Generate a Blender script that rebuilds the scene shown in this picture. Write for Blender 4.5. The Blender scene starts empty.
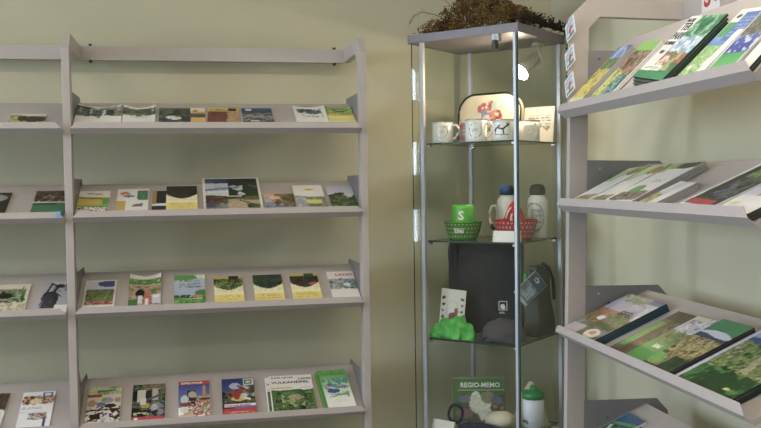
import bpy, bmesh, math, random
from mathutils import Vector, Matrix, noise
from math import radians, sin, cos, pi, tau, sqrt
sc = bpy.context.scene
COL = sc.collection
random.seed(7)
CAMH = 1.4

# ------------------------------------------------------------------ materials
def lin(c):
    return tuple((x / 12.92 if x <= .04045 else ((x + .055) / 1.055) ** 2.4) for x in c[:3])
def hexc(h):
    h = h.lstrip('#')
    return tuple(int(h[i:i + 2], 16) / 255 for i in (0, 2, 4))
MATS = {}
def mat(name, col, rough=.5, metal=0, var=0.0, scale=20, bump=0, bscale=200, spec=.5, col2=None, emit=None, estr=0, stretch=None):
    if name in MATS: return MATS[name]
    m = bpy.data.materials.new(name); m.use_nodes = True
    nt = m.node_tree; b = nt.nodes['Principled BSDF']
    col = lin(hexc(col)); b.inputs['Roughness'].default_value = rough; b.inputs['Metallic'].default_value = metal
    b.inputs['Specular IOR Level'].default_value = spec
    tc = nt.nodes.new('ShaderNodeTexCoord')
    n = nt.nodes.new('ShaderNodeTexNoise'); n.inputs['Scale'].default_value = scale; n.inputs['Detail'].default_value = 4
    src = tc.outputs['Object']
    if stretch:
        mp = nt.nodes.new('ShaderNodeMapping'); mp.inputs['Scale'].default_value = stretch
        nt.links.new(src, mp.inputs[0]); src = mp.outputs[0]
    nt.links.new(src, n.inputs['Vector'])
    r = nt.nodes.new('ShaderNodeValToRGB')
    if col2: c2 = lin(hexc(col2)); c1 = col
    else:
        c1 = tuple(x * (1 - var) for x in col); c2 = tuple(min(1, x * (1 + var)) for x in col)
    r.color_ramp.elements[0].position = .35; r.color_ramp.elements[1].position = .65
    r.color_ramp.elements[0].color = (*c1, 1); r.color_ramp.elements[1].color = (*c2, 1)
    nt.links.new(n.outputs['Fac'], r.inputs[0]); nt.links.new(r.outputs[0], b.inputs['Base Color'])
    if bump:
        n2 = nt.nodes.new('ShaderNodeTexNoise'); n2.inputs['Scale'].default_value = bscale
        bp = nt.nodes.new('ShaderNodeBump'); bp.inputs['Strength'].default_value = bump; bp.inputs['Distance'].default_value = .002
        nt.links.new(tc.outputs['Object'], n2.inputs['Vector']); nt.links.new(n2.outputs['Fac'], bp.inputs['Height'])
        nt.links.new(bp.outputs[0], b.inputs['Normal'])
    if emit:
        b.inputs['Emission Color'].default_value = (*lin(hexc(emit)), 1); b.inputs['Emission Strength'].default_value = estr
    MATS[name] = m
    return m
def glass_mat(name, tint, ior=1.5, rough=0.0):
    m = bpy.data.materials.new(name); m.use_nodes = True; nt = m.node_tree
    nt.nodes.remove(nt.nodes['Principled BSDF']); out = nt.nodes['Material Output']
    t = nt.nodes.new('ShaderNodeBsdfTransparent'); t.inputs[0].default_value = (*tint, 1)
    g = nt.nodes.new('ShaderNodeBsdfGlossy'); g.inputs['Roughness'].default_value = rough
    lw = nt.nodes.new('ShaderNodeLayerWeight'); lw.inputs['Blend'].default_value = .5
    pw = nt.nodes.new('ShaderNodeMath'); pw.operation = 'POWER'; pw.inputs[1].default_value = 5
    nt.links.new(lw.outputs['Facing'], pw.inputs[0])
    f = nt.nodes.new('ShaderNodeMath'); f.operation = 'MULTIPLY_ADD'; f0 = ((ior - 1) / (ior + 1)) ** 2; f.inputs[1].default_value = .85 * (1 - f0); f.inputs[2].default_value = f0
    nt.links.new(pw.outputs[0], f.inputs[0])
    mx = nt.nodes.new('ShaderNodeMixShader')
    nt.links.new(f.outputs[0], mx.inputs[0]); nt.links.new(t.outputs[0], mx.inputs[1]); nt.links.new(g.outputs[0], mx.inputs[2])
    nt.links.new(mx.outputs[0], out.inputs['Surface']); MATS[name] = m
    return m
def print_mat(name, rough):
    m = bpy.data.materials.new(name); m.use_nodes = True; nt = m.node_tree; b = nt.nodes['Principled BSDF']
    a = nt.nodes.new('ShaderNodeAttribute'); a.attribute_name = 'ink'
    n = nt.nodes.new('ShaderNodeTexNoise'); n.inputs['Scale'].default_value = 260
    tc = nt.nodes.new('ShaderNodeTexCoord'); nt.links.new(tc.outputs['Object'], n.inputs['Vector'])
    mr = nt.nodes.new('ShaderNodeMapRange'); mr.inputs['To Min'].default_value = .86; mr.inputs['To Max'].default_value = 1.1
    nt.links.new(n.outputs['Fac'], mr.inputs[0])
    mx = nt.nodes.new('ShaderNodeVectorMath'); mx.operation = 'SCALE'
    nt.links.new(a.outputs['Color'], mx.inputs[0]); nt.links.new(mr.outputs[0], mx.inputs['Scale'])
    nt.links.new(mx.outputs[0], b.inputs['Base Color']); b.inputs['Roughness'].default_value = rough
    MATS[name] = m
    return m

WALL = mat('sage_wall_paint', '#b4b19b', .9, var=.03, scale=3, bump=.15, bscale=150)
CEIL = mat('ceiling_paint', '#e2dfd6', .9, var=.02)
FLOOR = mat('grey_floor', '#5e574f', .6, var=.08, scale=8)
BRK = mat('bracket_grey', '#7c7a7c', .5, var=.03)
STEEL = mat('grey_powder_coat', '#aba4a3', .42, var=.02, scale=30, bump=.04, bscale=600)
ALU = mat('brushed_aluminium', '#b4b6c2', .38, metal=.35, var=.05, scale=40, stretch=(1, 1, .05))
SLAB = mat('grey_top_board', '#706c74', .45, var=.05, scale=30)
BLACK = mat('black_plastic', '#17171a', .4)
CHROME = mat('chrome', '#c8c8cc', .2, metal=1)
INK = print_mat('printed_paper', .42)
INKC = print_mat('printed_gloss', .28)
PAPER = mat('white_paper', '#dddad6', .7, var=.03, scale=80)
GLASS = glass_mat('clear_glass', (.975, .988, .978), 1.36)
GSHELF = glass_mat('shelf_glass', (.92, .96, .94), 1.4)
GEDGE = mat('glass_edge_green', '#1f3830', .15, var=.1)
WGLASS = glass_mat('window_glass', (.97, .98, .98), 1.2)

# ------------------------------------------------------------------ helpers
def root(name, M, label=None, cat=None, group=None, kind=None):
    o = bpy.data.objects.new(name, None); COL.objects.link(o); o.empty_display_size = .05
    o.matrix_world = M
    if label: o['label'] = label
    if cat: o['category'] = cat
    if group: o['group'] = group
    if kind: o['kind'] = kind
    return o
def link(name, bm, m, parent=None, M=None, smooth=False, bevel=0, label=None, cat=None, group=None, kind=None):
    me = bpy.data.meshes.new(name)
    bmesh.ops.recalc_face_normals(bm, faces=bm.faces[:])
    if smooth:
        for f in bm.faces: f.smooth = True
    bm.to_mesh(me); bm.free()
    for x in (m if isinstance(m, (list, tuple)) else [m]): me.materials.append(x)
    o = bpy.data.objects.new(name, me); COL.objects.link(o)
    if parent: o.parent = parent
    if M is not None:
        if parent: o.matrix_local = M
        else: o.matrix_world = M
    if bevel:
        b = o.modifiers.new('b', 'BEVEL'); b.width = bevel; b.segments = 2; b.limit_method = 'ANGLE'
    for k, v in (('label', label), ('category', cat), ('group', group), ('kind', kind)):
        if v: o[k] = v
    return o
def nb(): return bmesh.new()
def box(bm, x0, y0, z0, x1, y1, z1, mi=0, M=None):
    vs = [Vector((x, y, z)) for x in (x0, x1) for y in (y0, y1) for z in (z0, z1)]
    if M is not None: vs = [M @ v for v in vs]
    v = [bm.verts.new(p) for p in vs]
    for q in ((0, 1, 3, 2), (4, 6, 7, 5), (0, 4, 5, 1), (2, 3, 7, 6), (0, 2, 6, 4), (1, 5, 7, 3)):
        f = bm.faces.new([v[i] for i in q]); f.material_index = mi
    return bm
def prism(bm, pts, d0, d1, axis='x', mi=0):
    # polygon pts (p,q) extruded along axis
    def mk(p, d):
        return {'x': (d, p[0], p[1]), 'y': (p[0], d, p[1]), 'z': (p[0], p[1], d)}[axis]
    a = [bm.verts.new(mk(p, d0)) for p in pts]; b = [bm.verts.new(mk(p, d1)) for p in pts]
    bm.faces.new(a).material_index = mi; bm.faces.new(b[::-1]).material_index = mi
    n = len(pts)
    for i in range(n): bm.faces.new((a[i], b[i], b[(i + 1) % n], a[(i + 1) % n])).material_index = mi
    return bm
def lathe(bm, prof, seg=32, M=None, mi=0, closed=False):
    rings = []
    for r, z in prof:
        if r < 1e-6:
            p = Vector((0, 0, z)); rings.append([bm.verts.new(M @ p if M is not None else p)])
        else:
            rg = []
            for k in range(seg):
                p = Vector((r * cos(tau * k / seg), r * sin(tau * k / seg), z))
                rg.append(bm.verts.new(M @ p if M is not None else p))
            rings.append(rg)
    for A, B in zip(rings, rings[1:]):
        for k in range(seg):
            if len(A) == 1 and len(B) == 1: break
            if len(A) == 1: f = bm.faces.new((A[0], B[k], B[(k + 1) % seg]))
            elif len(B) == 1: f = bm.faces.new((A[k], B[0], A[(k + 1) % seg]))
            else: f = bm.faces.new((A[k], B[k], B[(k + 1) % seg], A[(k + 1) % seg]))
            f.material_index = mi
    return bm
def tube(bm, pts, r, seg=8, mi=0, cap=True):
    pts = [Vector(p) for p in pts]; rings = []
    up = Vector((0, 0, 1))
    for i, p in enumerate(pts):
        d = (pts[min(i + 1, len(pts) - 1)] - pts[max(i - 1, 0)]).normalized()
        a = d.cross(up)
        if a.length < .05: a = d.cross(Vector((1, 0, 0)))
        a.normalize(); b = d.cross(a)
        rr = r[i] if isinstance(r, (list, tuple)) else r
        rings.append([bm.verts.new(p + rr * (a * cos(tau * k / seg) + b * sin(tau * k / seg))) for k in range(seg)])
    for A, B in zip(rings, rings[1:]):
        for k in range(seg): bm.faces.new((A[k], B[k], B[(k + 1) % seg], A[(k + 1) % seg])).material_index = mi
    if cap:
        bm.faces.new(rings[0][::-1]).material_index = mi; bm.faces.new(rings[-1]).material_index = mi
    return bm
def grid_slab(bm, nx, ny, top, bot):
    # top/bot: functions (i/nx, j/ny) -> Vector
    T = [[bm.verts.new(top(i / nx, j / ny)) for j in range(ny + 1)] for i in range(nx + 1)]
    B = [[bm.verts.new(bot(i / nx, j / ny)) for j in range(ny + 1)] for i in range(nx + 1)]
    for i in range(nx):
        for j in range(ny):
            bm.faces.new((T[i][j], T[i + 1][j], T[i + 1][j + 1], T[i][j + 1]))
            bm.faces.new((B[i][j], B[i][j + 1], B[i + 1][j + 1], B[i + 1][j]))
    for i in range(nx):
        bm.faces.new((T[i][0], B[i][0], B[i + 1][0], T[i + 1][0])); bm.faces.new((T[i][ny], T[i + 1][ny], B[i + 1][ny], B[i][ny]))
    for j in range(ny):
        bm.faces.new((T[0][j], T[0][j + 1], B[0][j + 1], B[0][j])); bm.faces.new((T[nx][j], B[nx][j], B[nx][j + 1], T[nx][j + 1]))
    return bm
_txt = {}
def text_geo(s, size, align='LEFT', bold=0.0):
    key = (s, size, align, bold)
    if key in _txt: return _txt[key]
    cu = bpy.data.curves.new('t', 'FONT'); cu.body = s; cu.size = size; cu.align_x = align; cu.offset = bold; cu.resolution_u = 2
    ob = bpy.data.objects.new('t', cu); COL.objects.link(ob)
    dg = bpy.context.evaluated_depsgraph_get(); dg.update()
    me = ob.evaluated_get(dg).to_mesh()
    r = ([v.co.copy() for v in me.vertices], [list(p.vertices) for p in me.polygons])
    ob.evaluated_get(dg).to_mesh_clear(); bpy.data.objects.remove(ob); bpy.data.curves.remove(cu)
    _txt[key] = r
    return r
def lettering(name, parent, m, s, size, M, align='LEFT', bold=0.0, wide=1.0, place=None):
    vs, fs = text_geo(s, size, align, bold)
    bm = nb()
    def P(v, dz):
        v = Vector((v.x * wide, v.y, dz))
        return place(v) if place else v
    T = [bm.verts.new(P(v, .0004)) for v in vs]; B = [bm.verts.new(P(v, 0)) for v in vs]
    edges = {}
    for f in fs:
        bm.faces.new([T[i] for i in f])
        for a, b in zip(f, f[1:] + f[:1]):
            edges[(a, b)] = 1
    for (a, b) in edges:
        if (b, a) not in edges: bm.faces.new((T[a], B[a], B[b], T[b]))
    return link(name, bm, m, parent, M)

# ------------------------------------------------------------------ printed art
def fb(x, y, s, seed):
    return .5 + .5 * noise.fractal(Vector((x * s, y * s, seed * 7.31)), .9, 2.0, 3)
def mixc(a, b, t):
    t = max(0, min(1, t)); return tuple(a[i] + (b[i] - a[i]) * t for i in range(3))
def prep(art):
    out = []
    for L in art:
        L = list(L)
        for i, x in enumerate(L):
            if isinstance(x, str) and x.startswith('#'): L[i] = lin(hexc(x))
            elif isinstance(x, list): L[i] = [lin(hexc(q)) if isinstance(q, str) else q for q in x]
        out.append(L)
    return out
def shade(art, x, y, asp=2.0):
    c = (1, 1, 1); yy = y * asp; pic = 0
    jx = .03 * noise.noise(Vector((x * 9, yy * 9, 3.3))); jy = .035 * noise.noise(Vector((x * 8, yy * 8, 7.7)))
    for L in art:
        k = L[0]
        if k == 'R':
            if L[1] <= x <= L[3] and L[2] <= y <= L[4]: c = L[5]; pic = 0
        elif k == 'E':
            if ((x + jx * .6 - L[1]) / L[3]) ** 2 + ((y + jy * .4 - L[2]) / L[4]) ** 2 < 1: c = L[5]
        elif k == 'G':
            if L[1] <= y <= L[2]: c = mixc(L[3], L[4], (y - L[1]) / (L[2] - L[1]))
        elif k == 'N':   # x0 y0 x1 y1 scale seed [cols] ; optional mask threshold
            if (L[1] <= .02 or L[1] <= x + jx) and (x + jx <= L[3] or L[3] >= .98) and (L[2] <= .02 or L[2] <= y + jy) and (y + jy <= L[4] or L[4] >= .98):
                pic = 1; v = .62 * fb(x, yy, L[5], L[6]) + .38 * fb(x, yy, L[5] * 3.7, L[6] + 17); v = .48 + (v - .5) * 1.35; cols = L[7]
                v = max(0, min(.999, (v - .2) / .6)); t = v * len(cols); i = int(t)
                c = mixc(cols[i], cols[min(i + 1, len(cols) - 1)], (t - i - .3) * 1.5)
        elif k == 'M':   # masked noise blobs
            if L[1] <= x <= L[3] and L[2] <= y <= L[4] and fb(x, yy, L[5], L[6]) > L[7]: c = L[8]
        elif k == 'W':   # fill below a wavy line: y0 amp freq phase col [ymin]
            if (L[6] if len(L) > 6 else 0) <= y < L[1] + L[2] * sin(L[3] * x + L[4]): c = L[5]
        elif k == 'C':   # fill below parabola y0 + a*(2x-1)^2, above ymin
            if L[4] <= y < L[1] + L[2] * (2 * x - 1) ** 2: c = L[3]
        elif k == 'T':   # lines of small print
            if L[1] <= x <= L[3] and L[2] <= y <= L[4]:
                n = L[6]; f = (y - L[2]) / (L[4] - L[2]) * n
                if .25 < f - int(f) < .75 and fb(x, int(f) * 3.7, 22, L[7]) > .42: c = L[5]
        elif k == 'B':
            if x < L[1] or x > 1 - L[1] or y > 1 - L[1] / asp or y < L[1] / asp: c = L[2]
        elif k == 'L':   # line x0 y0 x1 y1 width col
            dx, dy = L[3] - L[1], (L[4] - L[2]) * asp; px, py = x - L[1], (y - L[2]) * asp
            t = max(0, min(1, (px * dx + py * dy) / (dx * dx + dy * dy + 1e-9)))
            if (px - t * dx) ** 2 + (py - t * dy) ** 2 < L[5] ** 2: c = L[6]
        elif k == 'V':   # vertical strip between slanted lines: xa(y=0) xa(y=1) xb0 xb1 y0 y1 col
            xa = L[1] + (L[2] - L[1]) * y; xb = L[3] + (L[4] - L[3]) * y
            if xa <= x <= xb and L[5] <= y <= L[6]: c = L[7]
    lu = .3 * c[0] + .59 * c[1] + .11 * c[2]; c = mixc(c, (lu, lu, lu), .24)
    if pic:
        k = .58 + .66 * fb(x, yy, 31, 5); c = tuple(min(1, q * k) for q in c)
    return c
def inked(name, fn_top, nx, ny, art, asp, m, parent, thick=.0003, M=None):
    """thin printed sheet following surface fn_top(x,y)->Vector"""
    bm = nb(); lay = bm.verts.layers.float_color.new('ink'); A = prep(art)
    T = []
    for i in range(nx + 1):
        row = []
        for j in range(ny + 1):
            v = bm.verts.new(fn_top(i / nx, j / ny)); v[lay] = (*shade(A, i / nx, j / ny, asp), 1); row.append(v)
        T.append(row)
    for i in range(nx):
        for j in range(ny): bm.faces.new((T[i][j], T[i + 1][j], T[i + 1][j + 1], T[i][j + 1]))
    r = bmesh.ops.extrude_face_region(bm, geom=bm.faces[:])
    vs = [v for v in r['geom'] if isinstance(v, bmesh.types.BMVert)]
    bm.normal_update()
    for v in vs: v.co += v.normal * 0
    nrm = (T[1][0].co - T[0][0].co).cross(T[0][1].co - T[0][0].co).normalized()
    for v in vs: v.co -= nrm * thick
    o = link(name, bm, m, parent, M)
    return o

# ------------------------------------------------------------------ frames
def frame(o, xa, ya, za):
    M = Matrix.Identity(4)
    for i, a in enumerate((xa, ya, za)):
        for k in range(3): M[k][i] = a[k]
    for k in range(3): M[k][3] = o[k]
    return M
TW = .9135; PW = .0237; PD = .0505; ARM = .3175; LIPF = .034; LIPH = .0362; TL = .29
ZT = .4786 + CAMH; ZA = .4308 + CAMH
MA = frame((-.3565, 2.99, 0), (1, 0, 0), (0, 1, 0), (0, 0, 1))
aB = radians(-2.422); bu = Vector((-sin(aB), cos(aB), 0)); bn = Vector((cos(aB), sin(aB), 0))
lean = .0186; bz = Vector((lean * bn.x, lean * bn.y, 1)).normalized()
bnl = bu.cross(bz).normalized()
oB = Vector((.9917, 2.2937, CAMH)) - bz * CAMH
MB = frame(oB, -bu, bnl, bz)
RA = dict(M=MA, z=[.1946, -.0797, -.3778, -.7396, -1.06], th=[23.7, 24, 24.5, 24.9, 25])
RB = dict(M=MB, z=[.1953, -.052, -.3886, -.699, -1.01], th=[47.5, 26, 25, 25, 25])

def build_post(rt, x0, n=1):
    bm = nb()
    pts = [(0, .055), (0, ZT - .051), (.051, ZT), (ARM, ZT), (ARM, ZA), (PD + .03, ZA), (PD, ZA - .03), (PD, .05), (ARM, .05), (ARM, .004), (.03, .004)]
    prism(bm, pts, x0, x0 + PW)
    p = link('post', bm, STEEL, rt, bevel=.0012)
    for x in (.03, .25):
        b = nb(); prism(b, [(x, 0), (x + .03, 0), (x + .03, .0045), (x, .0045)], x0 + .003, x0 + PW - .003); link('foot_pad', b, BLACK, p)
    return p
def build_tray(rt, x0, zl, thd):
    th = radians(thd); T = Matrix.Translation((x0, -LIPF, zl))
    d = (-.019 + LIPH) / (math.tan(th) + .77); s0 = (d, -LIPH + d * math.tan(th))
    dir_ = (cos(th), sin(th)); back = (TL * dir_[0], -LIPH + TL * dir_[1])
    nrm = (-sin(th), cos(th))
    # outline of the folded sheet (y toward wall, z): outer going round
    t = .0014; bm = nb()
    outer = [(0, 0), (-.002, -.019), (.019, -.0355), (.0225, -.0355)]
    under = (.0225 + .004, -LIPH + (.0265) * math.tan(th) - t)
    loop = [(t, 0), (t - .002, -.0183), (s0[0], s0[1]), back, (back[0] + .001, back[1] - .014), (back[0] - .001, back[1] - .014), (back[0] - t, back[1] - t * 1.6),
            under, (.0225, -.0355), (.019, -.0355), (-.002, -.019), (0, 0)]
    w = TW - .002; c = .017
    def ins(i): return c if i in (0, 11) else 0
    A = [bm.verts.new((.001 + ins(i), p[0], p[1])) for i, p in enumerate(loop)]
    B = [bm.verts.new((.001 + w - ins(i), p[0], p[1])) for i, p in enumerate(loop)]
    n = len(loop)
    for i in range(n): bm.faces.new((A[i], B[i], B[(i + 1) % n], A[(i + 1) % n]))
    bmesh.ops.triangle_fill(bm, edges=[bm.edges.get((A[i], A[(i + 1) % n])) for i in range(n)], use_beauty=True)
    bmesh.ops.triangle_fill(bm, edges=[bm.edges.get((B[i], B[(i + 1) % n])) for i in range(n)], use_beauty=True)
    tr = link('shelf', bm, STEEL, rt, T)
    # side flanges
    for xs in (.0012, w - .0006):
        f = nb(); y1, z1 = back
        pl = [(.019, -.0355), (.0005, -.0215), (s0[0], s0[1] + .004), (y1, z1 + .003), (y1, z1 - .02), (.05, -.0355 + .01)]
        prism(f, pl, xs, xs + .0014); link('side_flange', f, STEEL, tr)
    # carrying brackets at both ends behind the posts
    zt = .101 if thd < 40 else .146
    for xs, sg in ((-.0006, 1), (w + .0008, -1)):
        f = nb(); ly = LIPF
        prism(f, [(ly + PD - .002, zt), (ly + .257, zt), (ly + .29, zt - .035), (ly + .29, zt - .075 if thd < 40 else zt - .06), (ly + PD - .002, -.03 if thd < 40 else 0)], xs, xs + .0012)
        br = link('bracket', f, BRK, tr)
        xi = xs + (.0012 if sg > 0 else -.0012)
        for yy, zz in ((.105, zt - .022), (.135, zt - .048)) if thd < 40 else ((.1, zt - .022),):
            g = nb(); M = Matrix.Translation((xi, ly + yy - .02, zz)) @ Matrix.Rotation(pi / 2, 4, 'Y'); lathe(g, [(0, -.0005), (.0035, -.0005), (.0035, .0006), (0, .0006)], 12, M)
            link('hole_disc', g, CHROME, tr)  # light metal disc added in place of a bracket hole showing the wall
    return tr
def build_rack(R, name, label, bays):
    rt = root(name, R['M'], label, 'rack')
    for k in range(bays): build_post(rt, -PW - k * (TW + PW))
    build_post(rt, TW)
    for k in range(bays):
        x0 = -k * (TW + PW)
        for z in ((ZA, ZT), (.06, .108)):
            bm = nb(); box(bm, x0, ARM - .001, z[0], x0 + TW, ARM + .026, z[1]); cb = link('crossbar', bm, STEEL, rt, bevel=.001)
            if z[0] > 1:
                for xx in (.032, TW - .032):
                    for zz in (z[0] - .004, z[1] + .004):
                        b = nb(); box(b, x0 + xx - .0045, ARM + .001, zz - .004, x0 + xx + .0045, ARM + .02, zz + .004); link('hook', b, BLACK, cb)
        for z, th in zip(R['z'], R['th']): build_tray(rt, x0, z + CAMH, th)
    return rt

def tray_frame(R, i):
    th = radians(R['th'][i]); z = R['z'][i] + CAMH - LIPH
    L = frame((0, -LIPF, z), (1, 0, 0), (0, cos(th), sin(th)), (0, -sin(th), cos(th)))
    return R['M'] @ L

# ------------------------------------------------------------------ booklets
WHITE_LET = mat('white_print', '#e8e8e4', .5); DARK_LET = mat('dark_print', '#2b3340', .5); RED_LET = mat('red_print', '#b3322c', .5)
GREEN_LET = mat('green_print', '#2f6a35', .5); BLUE_LET = mat('blue_print', '#2f4f86', .5)
EDGE = {'w': PAPER, 'g': mat('dark_green_binding', '#26382c', .5), 't': mat('teal_binding', '#2c4650', .45), 'y': mat('yellow_page_edges', '#b9a94b', .6),
        'k': mat('dark_page_edges', '#3a3a38', .6), 's': mat('grey_page_edges', '#a09d9b', .65, var=.2, scale=300, stretch=(.05, .05, 1)),
        'b': mat('navy_binding', '#22305a', .5), 'G': mat('green_page_edges', '#2c7a45', .5)}
def booklet(R, tray, u, w, h, t, art, label, rot=0, n0=0, curl=0, group=None, edge='w', v0=.0185, text=(), cat='brochure', name='brochure', res=(26, 44)):
    v0 = max(v0, (n0 + t) * math.tan(radians(R['th'][tray])) + (.003 if R is RA else .0075))
    M = tray_frame(R, tray) @ Matrix.Translation((u + w / 2, v0 + abs(sin(radians(rot))) * w / 2, n0 + .0009)) @ Matrix.Rotation(radians(rot), 4, 'Z')
    rt = root(name, M, label, cat, group)
    def z(x, y): return curl * (2 * x - 1) ** 2 * max(0, y - .35) ** 1.5 * 1.9
    bm = nb()
    grid_slab(bm, 6, 8, lambda x, y: Vector(((x - .5) * w, y * h, z(x, y) + t)), lambda x, y: Vector(((x - .5) * w, y * h, z(x, y))))
    link('page_block', bm, EDGE[edge], rt)
    cov = inked('front_cover', lambda x, y: Vector(((x - .5) * w, y * h, z(x, y) + t + .0005)), res[0], res[1], art, h / w, INK, rt)
    for (s, x, y, size, m, *o) in text:
        wd = o[0] if o else 1.0
        def place(v, x=x, y=y):
            X = (x - .5) * w + v.x; Y = y * h + v.y
            xx = X / w + .5; yy = Y / h
            return Vector((X, Y, z(xx, yy) + t + .0007 + v.z))
        lettering('lettering', cov, m, s, size, Matrix.Identity(4), 'LEFT', .0003, wd, place)
    return rt
rackA = build_rack(RA, 'brochure_rack', 'wide grey steel brochure rack of two bays along the back wall', 2)
rackB = build_rack(RB, 'brochure_rack', 'grey steel brochure rack along the right wall beside the glass cabinet', 1)

def yellow_series(seed, dark, strip, box_, acc=None):
    a = [('G', 0, .78, '#e3c93a', '#efe8b4'), ('G', 0, .42, '#dcc02c', '#ead873'), ('N', 0, .5, 1, 1, 4, seed, dark), ('M', 0, .5, 1, 1, 6, seed + 3, .62, dark[-1])]
    a += [('R', 0, .93, 1, 1, strip), ('R', .52, .9, .85, 1, box_), ('C', .56, .16, '#efe8b8', 0), ('G', 0, .42, '#dcc02c', '#e9d86c'), ('T', .12, .25, .85, .42, '#c6a51f', 3, seed)]
    if acc: a.insert(4, ('E', *acc))
    return a
GRN = ['#16240f', '#2e4a1c', '#55782f', '#7f9a48', '#a9a878']
VIL = ['#1c2b1a', '#41632c', '#7a9a4a', '#b9b59d', '#8f3a2e', '#d8d4c8']
RACK1, RACK2, RACK3, RACK4 = ('leaflets on the top shelf of the back rack', 'leaflets on the second shelf of the back rack', 'leaflets on the third shelf of the back rack', 'leaflets on the lowest visible shelf of the back rack')
B = lambda *a, **k: booklet(RA, *a, **k)
# ---- top shelf
B(0, -.192, .107, .153, .003, [('R', 0, 0, 1, 1, '#a69a4e'), ('N', 0, 0, 1, 1, 5, 3, ['#5a4a22', '#a39a50', '#c0b26a']), ('R', .0, .86, 1, 1, '#c9c7bb'), ('E', .72, .68, .36, .16, '#2c1a14'), ('E', .35, .72, .14, .16, '#241814'), ('R', 0, .84, .3, .93, '#8c8a3e')],
  'small card with a dark brown shape on olive, top shelf of the left bay', cat='brochure', name='picture_card', res=(40, 40), group=RACK1)
B(0, .004, .143, .21, .006, [('R', 0, 0, 1, 1, '#e4e2e0'), ('N', 0, .58, .58, .93, 9, 4, ['#0f1418', '#1d2a33', '#4d6b3a', '#7f93a8', '#1a1f28']), ('R', .0, .9, .3, .97, '#1c2030'), ('N', .3, .86, .6, .95, 6, 2, ['#3a5a94', '#9fb0cc']), ('N', .62, .6, .84, .86, 6, 8, ['#141a20', '#33402c']), ('N', .82, .58, 1, .95, 6, 9, ['#5c5752', '#8f8c80']), ('R', .6, .86, 1, .96, '#8c8689'), ('E', .5, .54, .035, .03, '#26331d'), ('R', .06, .72, .12, .9, '#8a9a70'), ('R', .3, .7, .34, .88, '#a8b6a4')],
  'wide white leaflet with a row of dark town photos across its top half', curl=.012, group=RACK1, res=(40, 50))
B(0, .15, .102, .21, .004, [('R', 0, 0, 1, 1, '#e2e0de'), ('N', 0, .64, 1, .94, 5, 12, ['#1f2f1b', '#3f5a30', '#7c8f6a', '#2f4a4a']), ('E', .5, .61, .08, .035, '#22301c'), ('T', .3, .5, .75, .62, '#b9b6b4', 3, 4)],
  'white folded leaflet with a curled green forest strip across its top', curl=.012, group=RACK1)
B(0, .264, .1, .21, .004, [('N', 0, 0, 1, 1, 4, 21, ['#18233a', '#22301c', '#3d5530', '#6b7b52']), ('N', 0, .4, 1, .56, 3, 22, ['#1a2348', '#26305c']), ('E', .38, .56, .16, .07, '#dfe0da'), ('E', .58, .52, .14, .06, '#d5d9cf'), ('E', .5, .46, .1, .03, '#e6e6e2'), ('R', .0, .93, 1, 1, '#5a6452')],
  'dark green and navy leaflet with two white blossoms, top shelf', group=RACK1)
B(0, .365, .047, .21, .004, [('R', 0, 0, 1, 1, '#e0aa2e'), ('R', 0, .82, 1, 1, '#ddd4ae'), ('N', 0, .55, 1, .74, 4, 5, ['#1f2530', '#5a6a78', '#39442c']), ('R', 0, .74, 1, .8, '#c7a24c'), ('E', .3, .86, .2, .04, '#b4442c')],
  'narrow orange and white leaflet tucked beside the leaflet with white blossoms', group=RACK1)
B(0, .414, .102, .215, .005, [('R', 0, 0, 1, 1, '#7c332a'), ('N', 0, 0, .62, .78, 14, 31, ['#5e2018', '#8e4234', '#6e2c22']), ('N', .62, 0, 1, .78, 12, 32, ['#b98a5a', '#d1ab72', '#a87648']), ('R', 0, .78, 1, .98, '#c9b04a'), ('R', .62, .8, .92, .95, '#2a1f18'), ('E', .3, .86, .05, .04, '#56481c'), ('T', .05, .8, .6, .92, '#8f7d30', 2, 5)],
  'leaflet with a yellow head above red-brown and beige blocks', rot=-3, group=RACK1)
B(0, .534, .101, .21, .004, [('N', 0, 0, 1, 1, 5, 41, ['#141a2c', '#2a3550', '#4a4440', '#7d7f8a']), ('G', .78, 1, '#24365c', '#3c5688'), ('R', .12, .88, .32, .96, '#c7cdd6'), ('L', .05, .68, .95, .74, .03, '#8d8379'), ('L', .05, .58, .95, .6, .03, '#93908f'), ('M', 0, .4, 1, .7, 9, 43, .55, '#98959c'), ('R', .25, .38, .5, .43, '#d8dbe0')],
  'navy leaflet with a grey bridge-like picture, right of the red-brown one', group=RACK1)
B(0, .709, .108, .215, .005, [('R', 0, 0, 1, 1, '#e0ddda'), ('E', .38, .84, .3, .07, '#1d2a26'), ('E', .62, .76, .26, .08, '#20434c'), ('E', .25, .8, .12, .05, '#22301c'), ('M', .1, .7, .9, .92, 9, 51, .6, '#4f7a86'), ('E', .5, .6, .16, .05, '#cfcfc9'), ('M', .2, .52, .9, .66, 12, 52, .6, '#9a9486')],
  'white leaflet with a dark teal animal drawing, top shelf', curl=.008, group=RACK1)
B(0, .819, .09, .21, .004, [('G', 0, .66, '#ded23a', '#eae98e'), ('R', 0, .68, 1, 1, '#7aa83a'), ('W', .7, .03, 5, 1, '#e0a23a', .62), ('G', .4, .62, '#d9cf3a', '#e7e380'), ('E', .55, .86, .3, .06, '#17240f'), ('E', .6, .87, .16, .025, '#8fb44a'), ('M', 0, .72, 1, 1, 6, 61, .58, '#a3c04a'), ('R', 0, .62, .1, 1, '#93a02c')],
  'lime green and yellow leaflet at the right end of the top shelf', rot=0, curl=.01, group=RACK1)
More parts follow.
